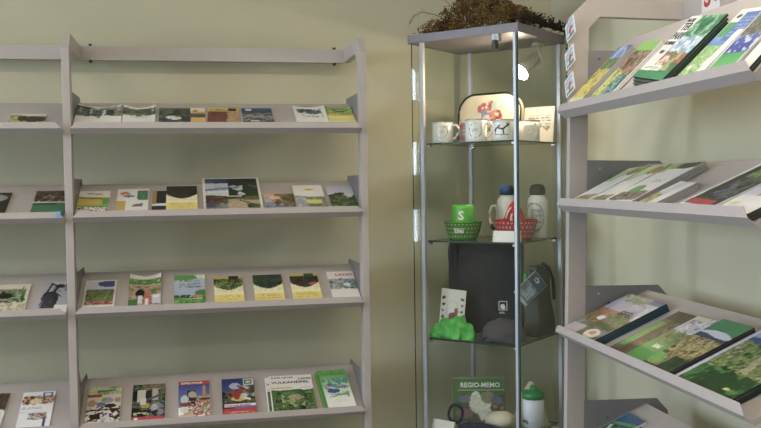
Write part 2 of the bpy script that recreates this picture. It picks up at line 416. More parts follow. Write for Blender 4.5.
# ---- second shelf
B(1, -.305, .1, .205, .004, [('R', 0, 0, 1, 1, '#1f2220'), ('E', .6, .8, .3, .12, '#8f8d86')], 'black leaflet at the left edge of the second shelf', group=RACK2)
B(1, -.131, .1, .21, .006, [('G', 0, .55, '#2c6a48', '#2f7450'), ('N', 0, .6, 1, 1, 5, 71, ['#1a0f0c', '#4e2f20', '#7d5a42', '#2c1a14', '#1b1512']), ('R', 0, .56, 1, .6, '#b9b8ac'), ('R', 0, .5, .7, .56, '#22402c'), ('M', .3, .6, 1, .9, 5, 73, .64, '#9a8a78')],
  'dark brown and green leaflet beside the post in the left bay', edge='k', group=RACK2)
B(1, .004, .097, .205, .005, [('R', 0, 0, 1, 1, '#e5e3de'), ('R', 0, 0, 1, .76, '#cfae2a'), ('L', 0, .76, .45, .72, .05, '#2f8040'), ('L', .45, .72, 1, .68, .055, '#2f8040'), ('R', .8, .4, 1, .72, '#49a03a'), ('R', 0, .36, 1, .48, '#88b52a'), ('R', 0, .25, 1, .39, '#dcdad2'), ('M', 0, .25, 1, .42, 14, 81, .55, '#2b2b1c'), ('R', .0, .48, .72, .7, '#dcb426'), ('L', .3, .9, .7, .87, .04, '#7da04a'), ('L', .55, .87, .72, .88, .03, '#c07a30')],
  'white, green and yellow landscape-style leaflet next to the middle post', group=RACK2)
B(1, .124, .1, .218, .004, [('R', 0, 0, 1, 1, '#e4e2e0'), ('V', .68, .64, 1.0, .98, .6, .94, '#1f7a4c'), ('E', .25, .84, .16, .06, '#c8382c'), ('E', .25, .8, .12, .04, '#e0b030'), ('E', .38, .74, .18, .04, '#3d6ab4'), ('R', 0, 0, .3, .58, '#c9a83a'), ('E', .68, .42, .16, .05, '#6f6a60'), ('L', .5, .38, .8, .48, .02, '#332f2a'), ('M', .7, .62, .95, .9, 8, 91, .6, '#4e9a74')],
  'white leaflet with a red, yellow and blue swoosh and a green flag shape', group=RACK2)
B(1, .236, .1, .2, .004, [('R', 0, 0, 1, 1, '#20202c'), ('R', 0, .42, 1, .5, '#e2e0da'), ('R', 0, .3, 1, .42, '#2a2846'), ('R', 0, .5, .12, 1, '#a87a3a')],
  'dark navy leaflet with one white stripe, half under a yellow leaflet', group=RACK2)
B(1, .281, .1, .222, .005, yellow_series(5, ['#15130f', '#2a241a', '#4a3a26', '#1a1a1c'], '#1a1712', '#1a1712', (.6, .93, .12, .03, '#b98a3c')),
  'yellow leaflet with a blackened photo head, overlapping the striped leaflet', n0=.005, group=RACK2)
B(1, .4, .192, .297, .006, [('G', .5, .8, '#d4d6dc', '#8fa0c4'), ('G', .8, 1, '#5a74a8', '#22386a'), ('M', .0, .8, .6, 1, 2.4, 101, .52, '#2c447c'), ('M', .0, .6, .7, .84, 3, 104, .55, '#b8c0cc'), ('L', .05, .66, .6, .72, .035, '#5a74b4'), ('L', .1, .6, .62, .62, .02, '#dfe2e8'),
  ('W', .5, .02, 7, 1, '#33481f'), ('N', 0, 0, 1, .46, 6, 102, ['#22301a', '#46602c', '#6a7a3c', '#3a3a24']), ('N', .04, .26, .36, .44, 5, 105, ['#4a2622', '#7a4a40', '#3a2a2c']), ('N', 0, 0, .4, .3, 5, 107, ['#3a4c6c', '#5a6a80', '#8a8a84']),
  ('M', .45, .5, 1, 1, 5, 103, .42, '#1c2a1a'), ('M', .7, .5, 1, .9, 3, 108, .38, '#1f3318'), ('M', .5, .86, 1, 1, 4, 109, .4, '#1c2420'), ('R', .66, .28, 1, .38, '#b09c7c'), ('V', .38, .5, .8, .54, 0, .4, '#c0a488'), ('L', .62, .38, .92, .24, .02, '#3a2a34'), ('B', .05, '#dcdad6')],
  'large photo magazine of a path under a blue sky with a white border', group=RACK2, res=(60, 80), name='magazine')
B(1, .6, .1, .16, .004, [('G', .3, 1, '#3f6c9c', '#e0a070'), ('N', .35, .4, 1, 1, 4, 111, ['#3a2c1c', '#7d6a3a', '#4c5a2c', '#a87a3a']), ('M', 0, .4, .6, .75, 5, 112, .52, '#8fb0d0'), ('E', .35, .82, .2, .08, '#eab88a')],
  'short sunset-coloured card leaning beside the large photo magazine', group=RACK2, name='picture_card')
B(1, .703, .101, .218, .004, [('R', 0, 0, 1, 1, '#dedbd8'), ('R', .38, .8, .7, .88, '#e0cf2c'), ('R', .43, .82, .48, .86, '#3a3a2a'), ('R', .53, .82, .58, .86, '#3a3a2a'), ('W', .6, .03, 4, 2, '#8d8f92'), ('N', .3, .2, 1, .56, 5, 121, ['#7d8590', '#5a6a5a', '#8f9a7a']), ('R', .3, .34, .85, .46, '#d6d02a'), ('N', 0, .2, .35, .55, 4, 122, ['#c2c8d0', '#98a0aa'])],
  'white leaflet with a small yellow badge and a yellow bar', rot=0, n0=.004, group=RACK2)
B(1, .819, .09, .218, .004, [('G', .62, 1, '#c9ccda', '#b3b0c8'), ('W', .66, .04, 6, 0, '#2f4a22'), ('N', 0, 0, 1, .62, 7, 131, ['#1a2c14', '#2f4a20', '#47632f', '#6f8a4c']), ('E', .45, .7, .2, .05, '#24301f'), ('R', .7, .58, .9, .64, '#cfcfd6')],
  'leaflet with a pale lilac sky over dark green trees, right end of the second shelf', rot=0, group=RACK2)
# ---- third shelf
B(2, -.262, .107, .2, .004, [('R', 0, 0, 1, 1, '#cfc9ae'), ('N', 0, .45, .9, .85, 5, 141, ['#1c2a16', '#3f7a34', '#6f9a58', '#b8b4a0', '#22301c']), ('E', .35, .65, .2, .1, '#1a1f18'), ('M', 0, .1, 1, .45, 8, 142, .56, '#a39c80'), ('L', .8, .9, .92, .5, .02, '#4a6a3c'), ('B', .03, '#c6bf9f')],
  'cream leaflet with green countryside photo at the left edge of the third shelf', group=RACK3)
B(2, -.124, .095, .208, .004, [('R', 0, 0, 1, 1, '#aaa8b0'), ('R', .45, .84, 1, 1, '#b8b4b4'), ('M', .45, .7, 1, .92, 6, 151, .5, '#7f7c84'), ('E', .4, .46, .26, .24, '#24252e'), ('E', .28, .5, .16, .2, '#2c2e38'), ('V', .1, .3, .62, .45, .22, .62, '#2a2c36'), ('L', .22, .6, .38, .95, .035, '#1d1e26'), ('L', .36, .94, .48, .9, .04, '#1d1e26'), ('E', .64, .86, .16, .06, '#22232c'), ('L', .6, .84, .46, .66, .05, '#2a2c36'), ('L', .5, .7, .74, .54, .025, '#1d1e26'), ('M', .1, .25, .55, .6, 14, 153, .6, '#565a68'), ('R', .6, .1, 1, .3, '#d8d2cc')],
  'pale grey leaflet with the dark figure of a golf bag', group=RACK3, res=(40, 70))
B(2, .016, .098, .208, .004, [('G', .7, 1, '#b9c2d8', '#d0d6e2'), ('E', .75, .88, .35, .1, '#33488c'), ('R', 0, .66, 1, .72, '#5a6690'), ('N', 0, .34, 1, .7, 6, 161, ['#234a1c', '#4a8034', '#8a6a44', '#75a04c', '#2c5a2a']), ('N', 0, .24, 1, .36, 7, 162, ['#a83a30', '#c8b8a8', '#b83028', '#8a2c24']), ('B', .07, '#dad8d8'), ('R', 0, .19, 1, .25, '#d8d8cc')],
  'white-framed leaflet with a village, blue sky and red foreground', group=RACK3)
B(2, .156, .101, .226, .004, [('R', 0, 0, 1, 1, '#bda88a'), ('N', 0, .74, 1, .92, 4, 171, ['#1f4a22', '#5aa03a', '#3f7a34', '#79b84a']), ('C', .98, .09, '#dcd8dc', .9), ('E', .15, .65, .15, .05, '#14140f'), ('N', 0, .2, 1, .7, 4, 173, ['#5c7a3c', '#a8906c', '#cdb898', '#7d5a44']), ('E', .36, .5, .14, .12, '#151310'), ('R', .3, .22, .42, .44, '#d6d4dc'), ('E', .58, .58, .09, .06, '#c0805c'), ('R', .5, .2, .68, .5, '#c8604c'), ('R', .52, .2, .62, .36, '#dedce0'), ('R', .75, .22, 1, .48, '#c4c8d8'), ('R', 0, .18, .3, .34, '#3f7a3a'), ('E', .85, .42, .1, .05, '#e2e2e6')],
  'leaflet of people outdoors with a curled white and green head', curl=.012, group=RACK3, res=(36, 60))
B(2, .3, .1, .222, .004, [('G', .35, .9, '#9fb4d8', '#b7c2d2'), ('E', .2, .93, .6, .09, '#4fa03a'), ('E', .85, .95, .16, .05, '#cfe0c8'), ('T', .12, .62, .85, .84, '#5c77a0', 4, 181), ('E', .95, .45, .3, .12, '#3f8a3a'), ('N', 0, .1, 1, .36, 4, 182, ['#2a6a2c', '#5fae3c', '#3f8a34', '#8fc45c']), ('M', 0, .34, .7, .42, 8, 183, .5, '#2c3a24'), ('E', .75, .38, .18, .04, '#c08a6a'), ('R', .6, .3, .9, .33, '#d6c8b0')],
  'sky-blue leaflet with lines of text above a bright green meadow', group=RACK3)
B(2, .429, .096, .205, .004, yellow_series(8, ['#1d2412', '#2f3f1c', '#55703a', '#2a1c18', '#84a04a'], '#c6ac3a', '#241c2c', None) , 'yellow leaflet with a dark woodland picture and pale lettering, leftmost of the yellow trio', group=RACK3)
B(2, .56, .098, .206, .004, yellow_series(9, ['#14202c', '#1c2c4a', '#2a4a34', '#23401f', '#3f5a2c'], '#26442c', '#22305a', None), 'yellow leaflet with a blue-green dark picture, middle of the yellow trio', group=RACK3)
B(2, .685, .097, .206, .004, yellow_series(11, ['#100f10', '#1c1a1c', '#3a2c2c', '#1f2a1c', '#4a4a40'], '#c6b43a', '#1f5a34', (.8, .66, .15, .06, '#c8485a')), 'yellow leaflet with a black picture and a pink flower, rightmost of the yellow trio', group=RACK3)
B(2, .816, .093, .212, .004, [('R', 0, 0, 1, 1, '#dcd8d8'), ('N', 0, .45, 1, .76, 5, 191, ['#3a5a34', '#6f8a58', '#a8b8c8', '#5c7a94', '#c0c4b8']), ('R', .55, .66, 1, .72, '#5c88b4'), ('L', .45, .5, 1, .45, .03, '#34343c'), ('E', .65, .58, .12, .05, '#dfe0e4'), ('M', .1, .5, .5, .6, 7, 192, .6, '#a89484')],
  'white leaflet with red title lettering over a landscape, right end of the third shelf', text=[('LAND', .3, .86, .019, RED_LET, 1.2)], group=RACK3)
# ---- lowest visible shelf
B(3, -.338, .1, .21, .004, [('R', 0, 0, 1, 1, '#d8d4d0'), ('N', 0, .6, 1, 1, 5, 201, ['#1a3a28', '#3a4a3c', '#7a4a34', '#2c2a24'])], 'leaflet with a dark green picture at the far left of the lowest visible shelf', rot=-2, group=RACK4)
B(3, -.189, .1, .208, .004, [('R', 0, 0, 1, 1, '#dedbe0'), ('N', .03, .68, 1, .9, 4, 211, ['#3a1a14', '#8a5034', '#d8c4a0', '#a85c34', '#5a2c1c']), ('E', .45, .76, .18, .07, '#dcc8a0'), ('W', .7, .03, 4, 3, '#e0dde0', .6), ('R', .62, .88, .93, .98, '#2c4888'), ('R', .68, .89, .88, .96, '#c8d4e4'), ('N', .3, .32, .85, .48, 5, 212, ['#8a4a34', '#d8c0a0', '#6a3a2c', '#b8cadc']), ('R', .76, .12, .86, .35, '#2c3c78'), ('T', .05, .56, .7, .64, '#9a8c90', 2, 213), ('R', .0, .48, .8, .52, '#c8d4e4')],
  'white leaflet with two brown food pictures and a blue square, left bay', group=RACK4, res=(36, 60))
B(3, .016, .106, .212, .006, [('R', 0, 0, 1, 1, '#cfccb4'), ('N', 0, .8, 1, 1, 4, 221, ['#7fa85c', '#a8bc84', '#c8c8a0']), ('L', .3, .88, .8, .9, .04, '#3f8a5c'), ('R', 0, .74, .42, .8, '#b83428'), ('E', .16, .6, .14, .08, '#c89080'), ('E', .62, .66, .16, .07, '#9a98c8'), ('E', .42, .56, .14, .06, '#6a78b8'), ('E', .5, .68, .08, .05, '#8ab040'), ('E', .9, .66, .1, .06, '#b88a90'), ('E', .7, .52, .17, .05, '#3a1c24'), ('L', 0, .42, 1, .44, .03, '#3a1f22'), ('E', .28, .3, .18, .09, '#2c1a1c'), ('E', .84, .32, .18, .12, '#301c20'), ('E', .55, .3, .14, .07, '#c9c4dc'), ('M', 0, .1, 1, .5, 9, 223, .58, '#40262c'), ('M', 0, .1, 1, .4, 7, 224, .62, '#d8d4d0')],
  'cream leaflet crowded with small colourful pictures and a red tab', group=RACK4, res=(44, 80))
B(3, .158, .105, .212, .006, [('N', 0, 0, 1, 1, 4, 231, ['#1c2418', '#33402c', '#5a6a48', '#7d8a68', '#22261f']), ('R', .15, .55, .4, .85, '#c4bfb4'), ('R', .6, .6, .78, .88, '#b0aca0'), ('R', .4, .55, .58, .82, '#24281f'), ('R', 0, .62, .14, .82, '#141614'), ('T', .35, .86, 1, .97, '#b07a70', 2, 232), ('L', .1, .5, .85, .72, .05, '#5c4a78'), ('E', .4, .46, .14, .06, '#b0a03a'), ('R', .25, .5, .42, .66, '#cfcac4'), ('E', .75, .36, .22, .18, '#8b8a9c'), ('E', .68, .42, .1, .07, '#b4b4c4'), ('R', .05, .24, .5, .3, '#c9b890'), ('M', 0, .2, 1, .4, 7, 233, .6, '#1c1e1a'), ('R', 0, .12, 1, .2, '#c23440'), ('E', .14, .16, .06, .03, '#e8dcdc')],
  'dark garden-and-animal leaflet with a red footer strip', rot=0, group=RACK4, res=(44, 80))
B(3, .306, .101, .216, .006, [('G', .35, .95, '#8090c8', '#2c3c94'), ('N', .15, .15, 1, .62, 6, 241, ['#b04a3a', '#d8c8b8', '#8a4a34', '#e0d8d0', '#a83a34', '#7a9a5c']), ('R', .28, .4, .56, .76, '#2c2c34'), ('E', .45, .66, .14, .08, '#c0a890'), ('V', .74, .8, .96, .86, .5, .88, '#b88a64'), ('R', .68, .52, 1, .56, '#4a2c24'), ('E', .2, .55, .12, .1, '#c8d0e0'), ('E', .24, .3, .2, .08, '#e0dcd8'), ('E', .2, .42, .16, .05, '#8a4a34'), ('E', .84, .36, .1, .07, '#78a860'), ('M', .3, .1, 1, .5, 10, 242, .6, '#e8dcd4'), ('M', .3, .1, 1, .5, 11, 243, .62, '#a82c28'), ('E', .25, .12, .3, .08, '#d8b49c'), ('R', 0, .91, 1, 1, '#b83428')],
  'blue amusement leaflet with a red title band and crowded figures', text=[('EIFELPARK', .08, .925, .0135, WHITE_LET, 1.15)], group=RACK4, res=(48, 90))
V44 = [('R', 0, 0, 1, 1, '#24306a'), ('G', .5, 1, '#4a5a98', '#24347c'), ('N', 0, .36, 1, .66, 3, 251, ['#14140f', '#2c2c24', '#7a705a', '#3c3c34']), ('N', .55, .5, 1, .8, 3, 252, ['#c4c4c0', '#8f8c84', '#4a443c']), ('E', .4, .8, .18, .08, '#a8b0cc'), ('E', .5, .48, .25, .06, '#d8c060'), ('L', .3, .66, .44, .5, .08, '#a83028'), ('L', .58, .72, .44, .5, .07, '#a83028'), ('L', .5, .8, .8, .66, .04, '#7a342c'), ('L', .62, .52, .82, .46, .05, '#e0dcd0'), ('E', .66, .56, .1, .06, '#d0ccc0'), ('R', .04, .28, 1, .35, '#dcdce4'), ('R', .35, .2, 1, .29, '#5a70b8'), ('R', 0, 0, 1, .24, '#c42c28'), ('T', .05, .12, .95, .18, '#e8b0a8', 2, 253), ('R', .66, .82, .98, .98, '#d0dcd8'), ('R', .7, .84, .94, .96, '#34606c'), ('E', .82, .9, .08, .03, '#c0d8a0')]
for k in range(2):
    B(3, .446 + .004 * k, .106, .212, .004, V44, ['lower copy of the red-footed leaflet with a red V, showing a blue left edge', 'red-footed blue leaflet with a big red V and a teal corner square'][k], rot=-1 + k, n0=.0052 * k, edge='b', group=RACK4, res=(44, 80),
      text=[('VULKANPARK', .06, .295, .011, RED_LET, 1.2)] if k else ())
V45 = [('R', 0, 0, 1, 1, '#dedcde'), ('N', 0, 0, 1, .62, 5, 261, ['#16240f', '#2c4a1c', '#4a7030', '#6f8f48', '#3a5a28']), ('M', .25, .2, .75, .56, 7, 262, .52, '#a8a880'), ('E', .55, .44, .16, .06, '#a89c7c'), ('E', .45, .34, .1, .05, '#8fa860'), ('N', .0, .5, 1, .62, 4, 263, ['#2c5024', '#4f8038', '#5c8a4a']), ('W', .6, .025, 6, 5, '#3a6a2c', .57), ('R', 0, .63, 1, .7, '#dedcde'), ('R', 0, .66, .5, .695, '#d6b04a'), ('R', .0, 0, .03, 1, '#dedcde'), ('R', .7, .66, .95, .68, '#b0c4dc')]
for k in range(2):
    B(3, .594 + .013 * k, .147, .212, .004, V45, ['lower white magazine peeping out left under its twin with the dark valley photo', 'white magazine titled VULKANEIFEL with a wide dark green valley photo'][k], rot=-.5, n0=.0052 * k, edge='w', group=RACK4, res=(56, 80), name='magazine',
      text=[('VULKANEIFEL', .05, .79, .0165, DARK_LET, 1.28), ('RUND UM DIE', .05, .93, .009, BLUE_LET, 1.3), ('LAND', .68, .88, .014, DARK_LET, 1.2)] if k else [('V', .02, .79, .0165, BLUE_LET, 1.2)])
V46 = [('R', 0, 0, 1, 1, '#dfe0dc'), ('G', .3, .62, '#dcdfda', '#a9cf9c'), ('R', 0, .62, 1, 1, '#5aa650'), ('G', .6, .85, '#9ccf94', '#58a850'), ('T', .12, .86, .9, .96, '#2c6a34', 2, 271), ('M', .1, .52, .95, .78, 7, 272, .5, '#3f8a94'), ('M', .1, .5, .95, .78, 8, 273, .58, '#3a62a8'), ('M', .1, .4, .95, .6, 8, 274, .6, '#c08a70'), ('E', .4, .46, .22, .05, '#2c50a8'), ('M', .2, .3, .9, .42, 8, 275, .55, '#5a9a6a'), ('R', 0, 0, .06, .9, '#3f9444'), ('T', .35, .2, .7, .26, '#b8bcb8', 2, 276)]
for k in range(3):
    B(3, .785 - .004 * (2 - k), .1, .222, .0045, V46, ['bottom copy of the pale green map leaflet pile', 'middle copy of the pale green map leaflet pile', 'pale green map leaflet on top of its pile, right end of the lowest visible shelf'][k], rot=2, n0=.0055 * k, edge=['y', 'y', 'G'][k], group=RACK4, res=(40, 80))
# price card on the lip of the left bay
bm = nb(); box(bm, 0, -.0018, 0, .0145, -.0006, .019)
link('sticker', bm, mat('blue_sticker', '#7f9fc9', .5, var=.15, scale=60), None, MA @ Matrix.Translation((-.047, -LIPF - .0004, RA['z'][1] + CAMH - .018)), label='small blue sticker on the lip of the second shelf beside the middle post', cat='sticker')

# ================= right rack
RB1, RB2, RB3 = 'brochures on the top shelf of the right rack', 'brochures on the middle shelf of the right rack', 'brochures on the lower shelf of the right rack'
B = lambda *a, **k: booklet(RB, *a, **k)
def pile(tray, u, w, h, t, n, art, under, label, rot=0, n0=0, edge='w', jit=.0015, group=None, **k):
    for i in range(n):
        top = i == n - 1
        booklet(RB, tray, u + random.uniform(-jit, jit) * (not top), w, h, t, art if top else [('R', 0, 0, 1, 1, '#5c625a')] if not k.get('same') else art, label if top else under, rot=rot, n0=n0 + i * (t + .0012), edge=edge, group=group if top else under_group(under),
                res=(60, 90) if top else (3, 4), **{q: v for q, v in k.items() if q not in ('same',) and (q != 'text' or top)})
def under_group(s): return s
# top shelf
pile(0, .03, .098, .205, .004, 3, [('N', 0, 0, 1, 1, 4, 301, ['#4a5a24', '#8a8f3a', '#c9b83a', '#d6cf8a']), ('M', 0, .1, 1, .62, 7, 302, .48, '#d8c430'), ('N', .2, .6, 1, .85, 4, 303, ['#3a5a34', '#5a7a4a', '#7f9a6a']), ('G', .8, 1, '#6f94cc', '#3458b4'), ('M', .2, .78, 1, 1, 5, 304, .55, '#a8c0e4'), ('R', 0, 0, 1, .12, '#cfc6a0')],
     'one of the booklets beneath the yellow-flower brochure', 'brochure with yellow flowers under a blue sky, at the far end of the top shelf', edge='s', rot=-5, group=RB1)
pile(0, .165, .13, .188, .004, 2, [('N', 0, 0, 1, 1, 4, 311, ['#4c6a2c', '#8aa04a', '#c8c06a', '#5a7a34']), ('N', 0, .45, 1, .82, 4, 312, ['#4a1f1a', '#8a4a3a', '#c49a88', '#3f5a2c']), ('R', 0, .84, 1, 1, '#7fbf4a'), ('M', 0, .05, .6, .5, 6, 313, .5, '#d0cf5a'), ('N', .45, 0, 1, .42, 4, 314, ['#1c5a48', '#2f7a5c', '#8fc0d0', '#1a4a3a'])],
     'one of the booklets beneath the green-headed brochure', 'brochure with a bright green head and red-brown garden picture', edge='w', rot=-11, n0=.002, group=RB1)
pile(0, .385, .2, .182, .0042, 4, [('R', 0, 0, 1, 1, '#2f7f5c'), ('N', .3, .62, 1, 1, 4, 321, ['#1f6a4a', '#4fa070', '#9fcfae', '#2f8058']), ('N', .3, .4, 1, .66, 3, 322, ['#a8c4e0', '#d8e2ea', '#7fa8d0']), ('N', .3, .14, 1, .42, 5, 323, ['#7fae5a', '#c9b890', '#a85048', '#3f8a5c']), ('R', 0, .12, .32, 1, '#dcdad8'), ('R', .34, .18, .62, .36, '#cfc8b8'), ('M', .34, .18, .62, .36, 8, 324, .5, '#b04a44'), ('R', 0, 0, 1, .12, '#2f8a5a'), ('R', .05, .13, .62, .2, '#e0e0dc'), ('T', .1, .14, .58, .19, '#3f8a5c', 2, 325), ('E', .16, .42, .08, .03, '#2c4a38')],
     'one of the dark-edged map guides in the thick pile on the top shelf', 'green map guide with a white title strip on the thick dark-edged pile', edge='g', rot=-12, group=RB1,
     text=[('NATUR', .02, .9, .015, DARK_LET, .9), ('TER', .04, .77, .03, DARK_LET, 1.05), ('PARK', .01, .62, .03, DARK_LET, .95), ('KOMPASS', .01, .53, .014, DARK_LET)])
pile(0, .6, .105, .195, .003, 2, [('N', 0, 0, 1, .62, 5, 331, ['#4f9a3c', '#86c05a', '#b8d890', '#3f7a3a', '#e0e4d8']), ('G', .5, .72, '#5a8ad0', '#a8c8e8'), ('V', .1, .0, .6, .5, .62, .82, '#4fa05a'), ('R', 0, .82, 1, 1, '#dcdad8'), ('R', .4, .55, 1, .95, '#4f70b4'), ('T', .45, .6, .95, .9, '#8fa8d8', 6, 332), ('V', .7, .75, 1, 1, 0, .7, '#dcdcdc'), ('E', .2, .9, .1, .03, '#2c3a44')],
     'leaflet beneath the blue and green town leaflet', 'green, blue and white leaflet right of the dark-edged map guides', edge='w', rot=-10, group=RB1)
pile(0, .725, .1, .205, .0035, 2, [('R', 0, 0, 1, 1, '#3f9a54'), ('N', 0, .5, 1, 1, 6, 341, ['#2c2a28', '#6a6258', '#9a948c', '#3a3a34', '#5a6a4a']), ('G', .28, .5, '#2a3c94', '#4a60b0'), ('M', .1, .3, 1, .5, 6, 342, .56, '#b8c0dc'), ('G', 0, .28, '#5ab85c', '#3f9a54'), ('B', .04, '#dad8d6'), ('R', .0, .0, .14, .1, '#d8b060')],
     'booklet beneath the village brochure near the shelf end', 'brochure with a dark village photo above a blue and green wave', edge='w', rot=-5, group=RB1)
pile(0, .852, .044, .2, .004, 2, [('R', 0, 0, 1, 1, '#2c3a2c'), ('R', 0, 0, 1, .4, '#d6d4d0')],
     'dark-edged booklet at the near end, beneath its copy', 'narrow dark booklet at the near end of the top shelf', edge='g', rot=-2, group=RB1)
# middle shelf
LEAF = lambda s: [('R', 0, 0, 1, 1, '#e0dedd'), ('R', 0, .84, 1, 1, '#8fae5a'), ('E', .72, .84, .26, .1, '#6a5a2c'), ('M', .45, .74, 1, .96, 7, s, .5, '#a89038'), ('C', .12, .04, '#e0dedd', 0), ('N', .1, .0, .9, .2, 4, s + 1, ['#9a8a4a', '#c0b070', '#7a6a34']), ('V', 0, 0, .12, .5, .6, 1, '#b0c88a')]
pile(1, .048, .1, .21, .005, 3, LEAF(351), 'leaflet under the far white and green leaflet', 'white leaflet with a green tip and a brown oval, nearest the bracket', edge='s', rot=9, group=RB2)
pile(1, .155, .1, .215, .005, 3, LEAF(361), 'leaflet under the second white and green leaflet', 'white leaflet with a green tip and a golden oval, second from the bracket', edge='s', rot=8, n0=.0, group=RB2)
pile(1, .268, .14, .215, .0042, 4, [('R', 0, 0, 1, 1, '#dfdcdf'), ('R', 0, .86, 1, 1, '#7fa048'), ('V', 0, 0, .5, .12, .78, 1, '#8fb45a'), ('E', .66, .94, .3, .1, '#33402a'), ('E', .4, .36, .2, .09, '#4f9a34'), ('N', .05, .08, .95, .3, 5, 371, ['#5a4a3c', '#8a7a64', '#a89a88', '#3f3a30']), ('E', .34, .34, .14, .07, '#57b03c'), ('T', .45, .5, .75, .6, '#8f8a98', 2, 372)],
     'one of the booklets beneath the white brochure with a green plant', 'white brochure with a small green plant and green tip on a thick pile', edge='s', rot=4, group=RB2)
pile(1, .425, .085, .12, .003, 4, [('R', 0, 0, 1, 1, '#dbd8dc'), ('N', 0, 0, .55, .55, 4, 381, ['#a8984a', '#c8c07a', '#8a7a3c']), ('V', .1, .3, .5, .7, .5, 1, '#c9c6cf')],
     'one of the small cards in the low stack in front of the thick pile', 'small pale card on the low stack in the middle of the shelf', edge='s', rot=-6, n0=.001, group=RB2, name='picture_card')
pile(1, .578, .15, .22, .004, 2, [('R', 0, 0, 1, 1, '#dedbde'), ('V', .05, .12, .95, 1.0, .14, .97, '#33382c'), ('N', .3, .3, .9, .8, 4, 391, ['#2a2c24', '#4a5a3a', '#6f8a4c', '#5a5a78', '#2c2a2c']), ('N', .3, .7, 1, .96, 4, 392, ['#6f9a44', '#8fb060', '#44602c']), ('M', .3, .25, .8, .55, 5, 393, .55, '#6a6ea8'), ('R', .1, .14, .8, .24, '#b8323c')],
     'brochure beneath the dark-pictured one with the red footer', 'brochure with a dark green photo and a red footer on the middle shelf', rot=-6, edge='w', group=RB2)
pile(1, .768, .128, .22, .004, 3, [('G', 0, 1, '#dddbe6', '#9a94c4'), ('R', 0, .12, 1, .3, '#dedce0'), ('N', .4, .3, 1, .68, 5, 401, ['#7a5a48', '#a88470', '#8f6a54']), ('M', 0, .62, 1, 1, 4, 402, .52, '#c9c6e0'), ('R', 0, 0, 1, .13, '#dfdddd'), ('E', .2, .16, .14, .04, '#d0cc9a')],
     'dark-edged booklet beneath the lilac brochure', 'lilac brochure with a brown picture at the near end of the middle shelf', rot=-2, edge='k', n0=.001, group=RB2)
# lower shelf
pile(2, .018, .213, .212, .0042, 4, [('N', 0, 0, 1, 1, 5, 411, ['#2f4a24', '#4f7a38', '#8a6a4c', '#6a7a5a', '#94908c']), ('G', .62, .86, '#a39cc0', '#cfc8dc'), ('N', .0, .82, 1, 1, 3, 412, ['#5a7a44', '#c4c0b8', '#8a9470', '#d0ccd0']), ('N', 0, .3, .5, .62, 5, 413, ['#3f7a34', '#a86a3a', '#c07a44', '#4a7a3c']), ('E', .36, .42, .1, .05, '#d4dcec'), ('R', 0, 0, .4, .2, '#b4a8b0'), ('E', .72, .12, .17, .1, '#e2d8cc'), ('E', .72, .14, .07, .05, '#d09a50'), ('N', .42, .25, .95, .5, 6, 414, ['#2f6a2c', '#6a7a4a', '#8a5a3c', '#4a7a3c']), ('V', 1.12, .78, 1.2, .98, .52, .94, '#dad4dc'), ('G', .9, 1, '#7c84b8', '#5a64a0'), ('R', 0, .62, .5, .88, '#b0a8c4'), ('N', 0, .84, .7, 1, 3, 415, ['#4a7a3c', '#b8b4a8', '#8a9470'])],
     'one of the teal-edged magazines in the pile at the far end of the lower shelf', 'large picture magazine on the teal-edged pile at the far end of the lower shelf', edge='t', rot=0, group=RB3, name='magazine',
     text=[('EIFEL', .52, .56, .03, DARK_LET, 1.1)])
pile(2, .288, .1, .21, .004, 2, [('N', 0, 0, 1, 1, 4, 421, ['#2c4420', '#5a8a38', '#6a4434', '#8a6a50', '#3a5a2a']), ('V', .05, .05, .35, .35, .2, .75, '#5aa838'), ('V', .4, .4, .6, .6, .05, .8, '#6a4438'), ('R', .0, .82, 1, 1, '#4a3a2c'), ('M', .3, .8, 1, 1, 5, 422, .5, '#2a3c24')],
     'leaflet beneath the green and brown striped leaflet', 'green and brown leaflet beside the teal-edged magazines', edge='g', group=RB3)
B(2, .46, .1, .22, .003, [('R', 0, 0, 1, 1, '#6a2428'), ('T', .15, .84, .85, .93, '#c8a8a4', 2, 431)], 'dark red leaflet showing only its head behind the landscape leaflets', n0=.0, v0=.02, group=RB3)
pile(2, .396, .1, .205, .0055, 2, [('N', 0, 0, 1, 1, 4, 441, ['#3f6a2c', '#6f9a44', '#57823a', '#88a85a']), ('N', 0, .66, 1, 1, 3, 442, ['#dfe2ea', '#b8b8dc', '#e0dcd0', '#9a94a8']), ('R', 0, .04, 1, .42, '#4f9a3c'), ('N', .0, .42, 1, .62, 5, 443, ['#4a5a2c', '#8a9a5a', '#5f7a3c']), ('R', 0, .92, .6, 1, '#cfc8b0')],
     'leaflet beneath the bright green leaflet with white lettering', 'bright green leaflet with white lettering on the lower shelf', edge='g', n0=.0045, group=RB3, text=[('Eifel', .35, .3, .019, WHITE_LET)])
pile(2, .503, .118, .208, .0042, 4, [('N', 0, 0, 1, 1, 4, 451, ['#4a4424', '#8a7a44', '#a89458', '#6a6a38', '#4f5a2c']), ('M', 0, .3, 1, .7, 9, 452, .5, '#b8a468'), ('R', 0, .66, 1, 1, '#3f8a58'), ('C', .8, -.06, '#c9cce0', .66), ('W', .7, .02, 5, 1, '#3c4c6a', .64), ('N', .5, .0, 1, .25, 5, 453, ['#1f3a1c', '#33542a']), ('R', 0, 0, 1, .04, '#1f3a24'), ('E', .1, .15, .3, .1, '#6fae4a')],
     'one of the dark-edged booklets beneath the hay-coloured landscape cover', 'booklet with a hay-coloured meadow and green and white head', edge='k', n0=.004, group=RB3)
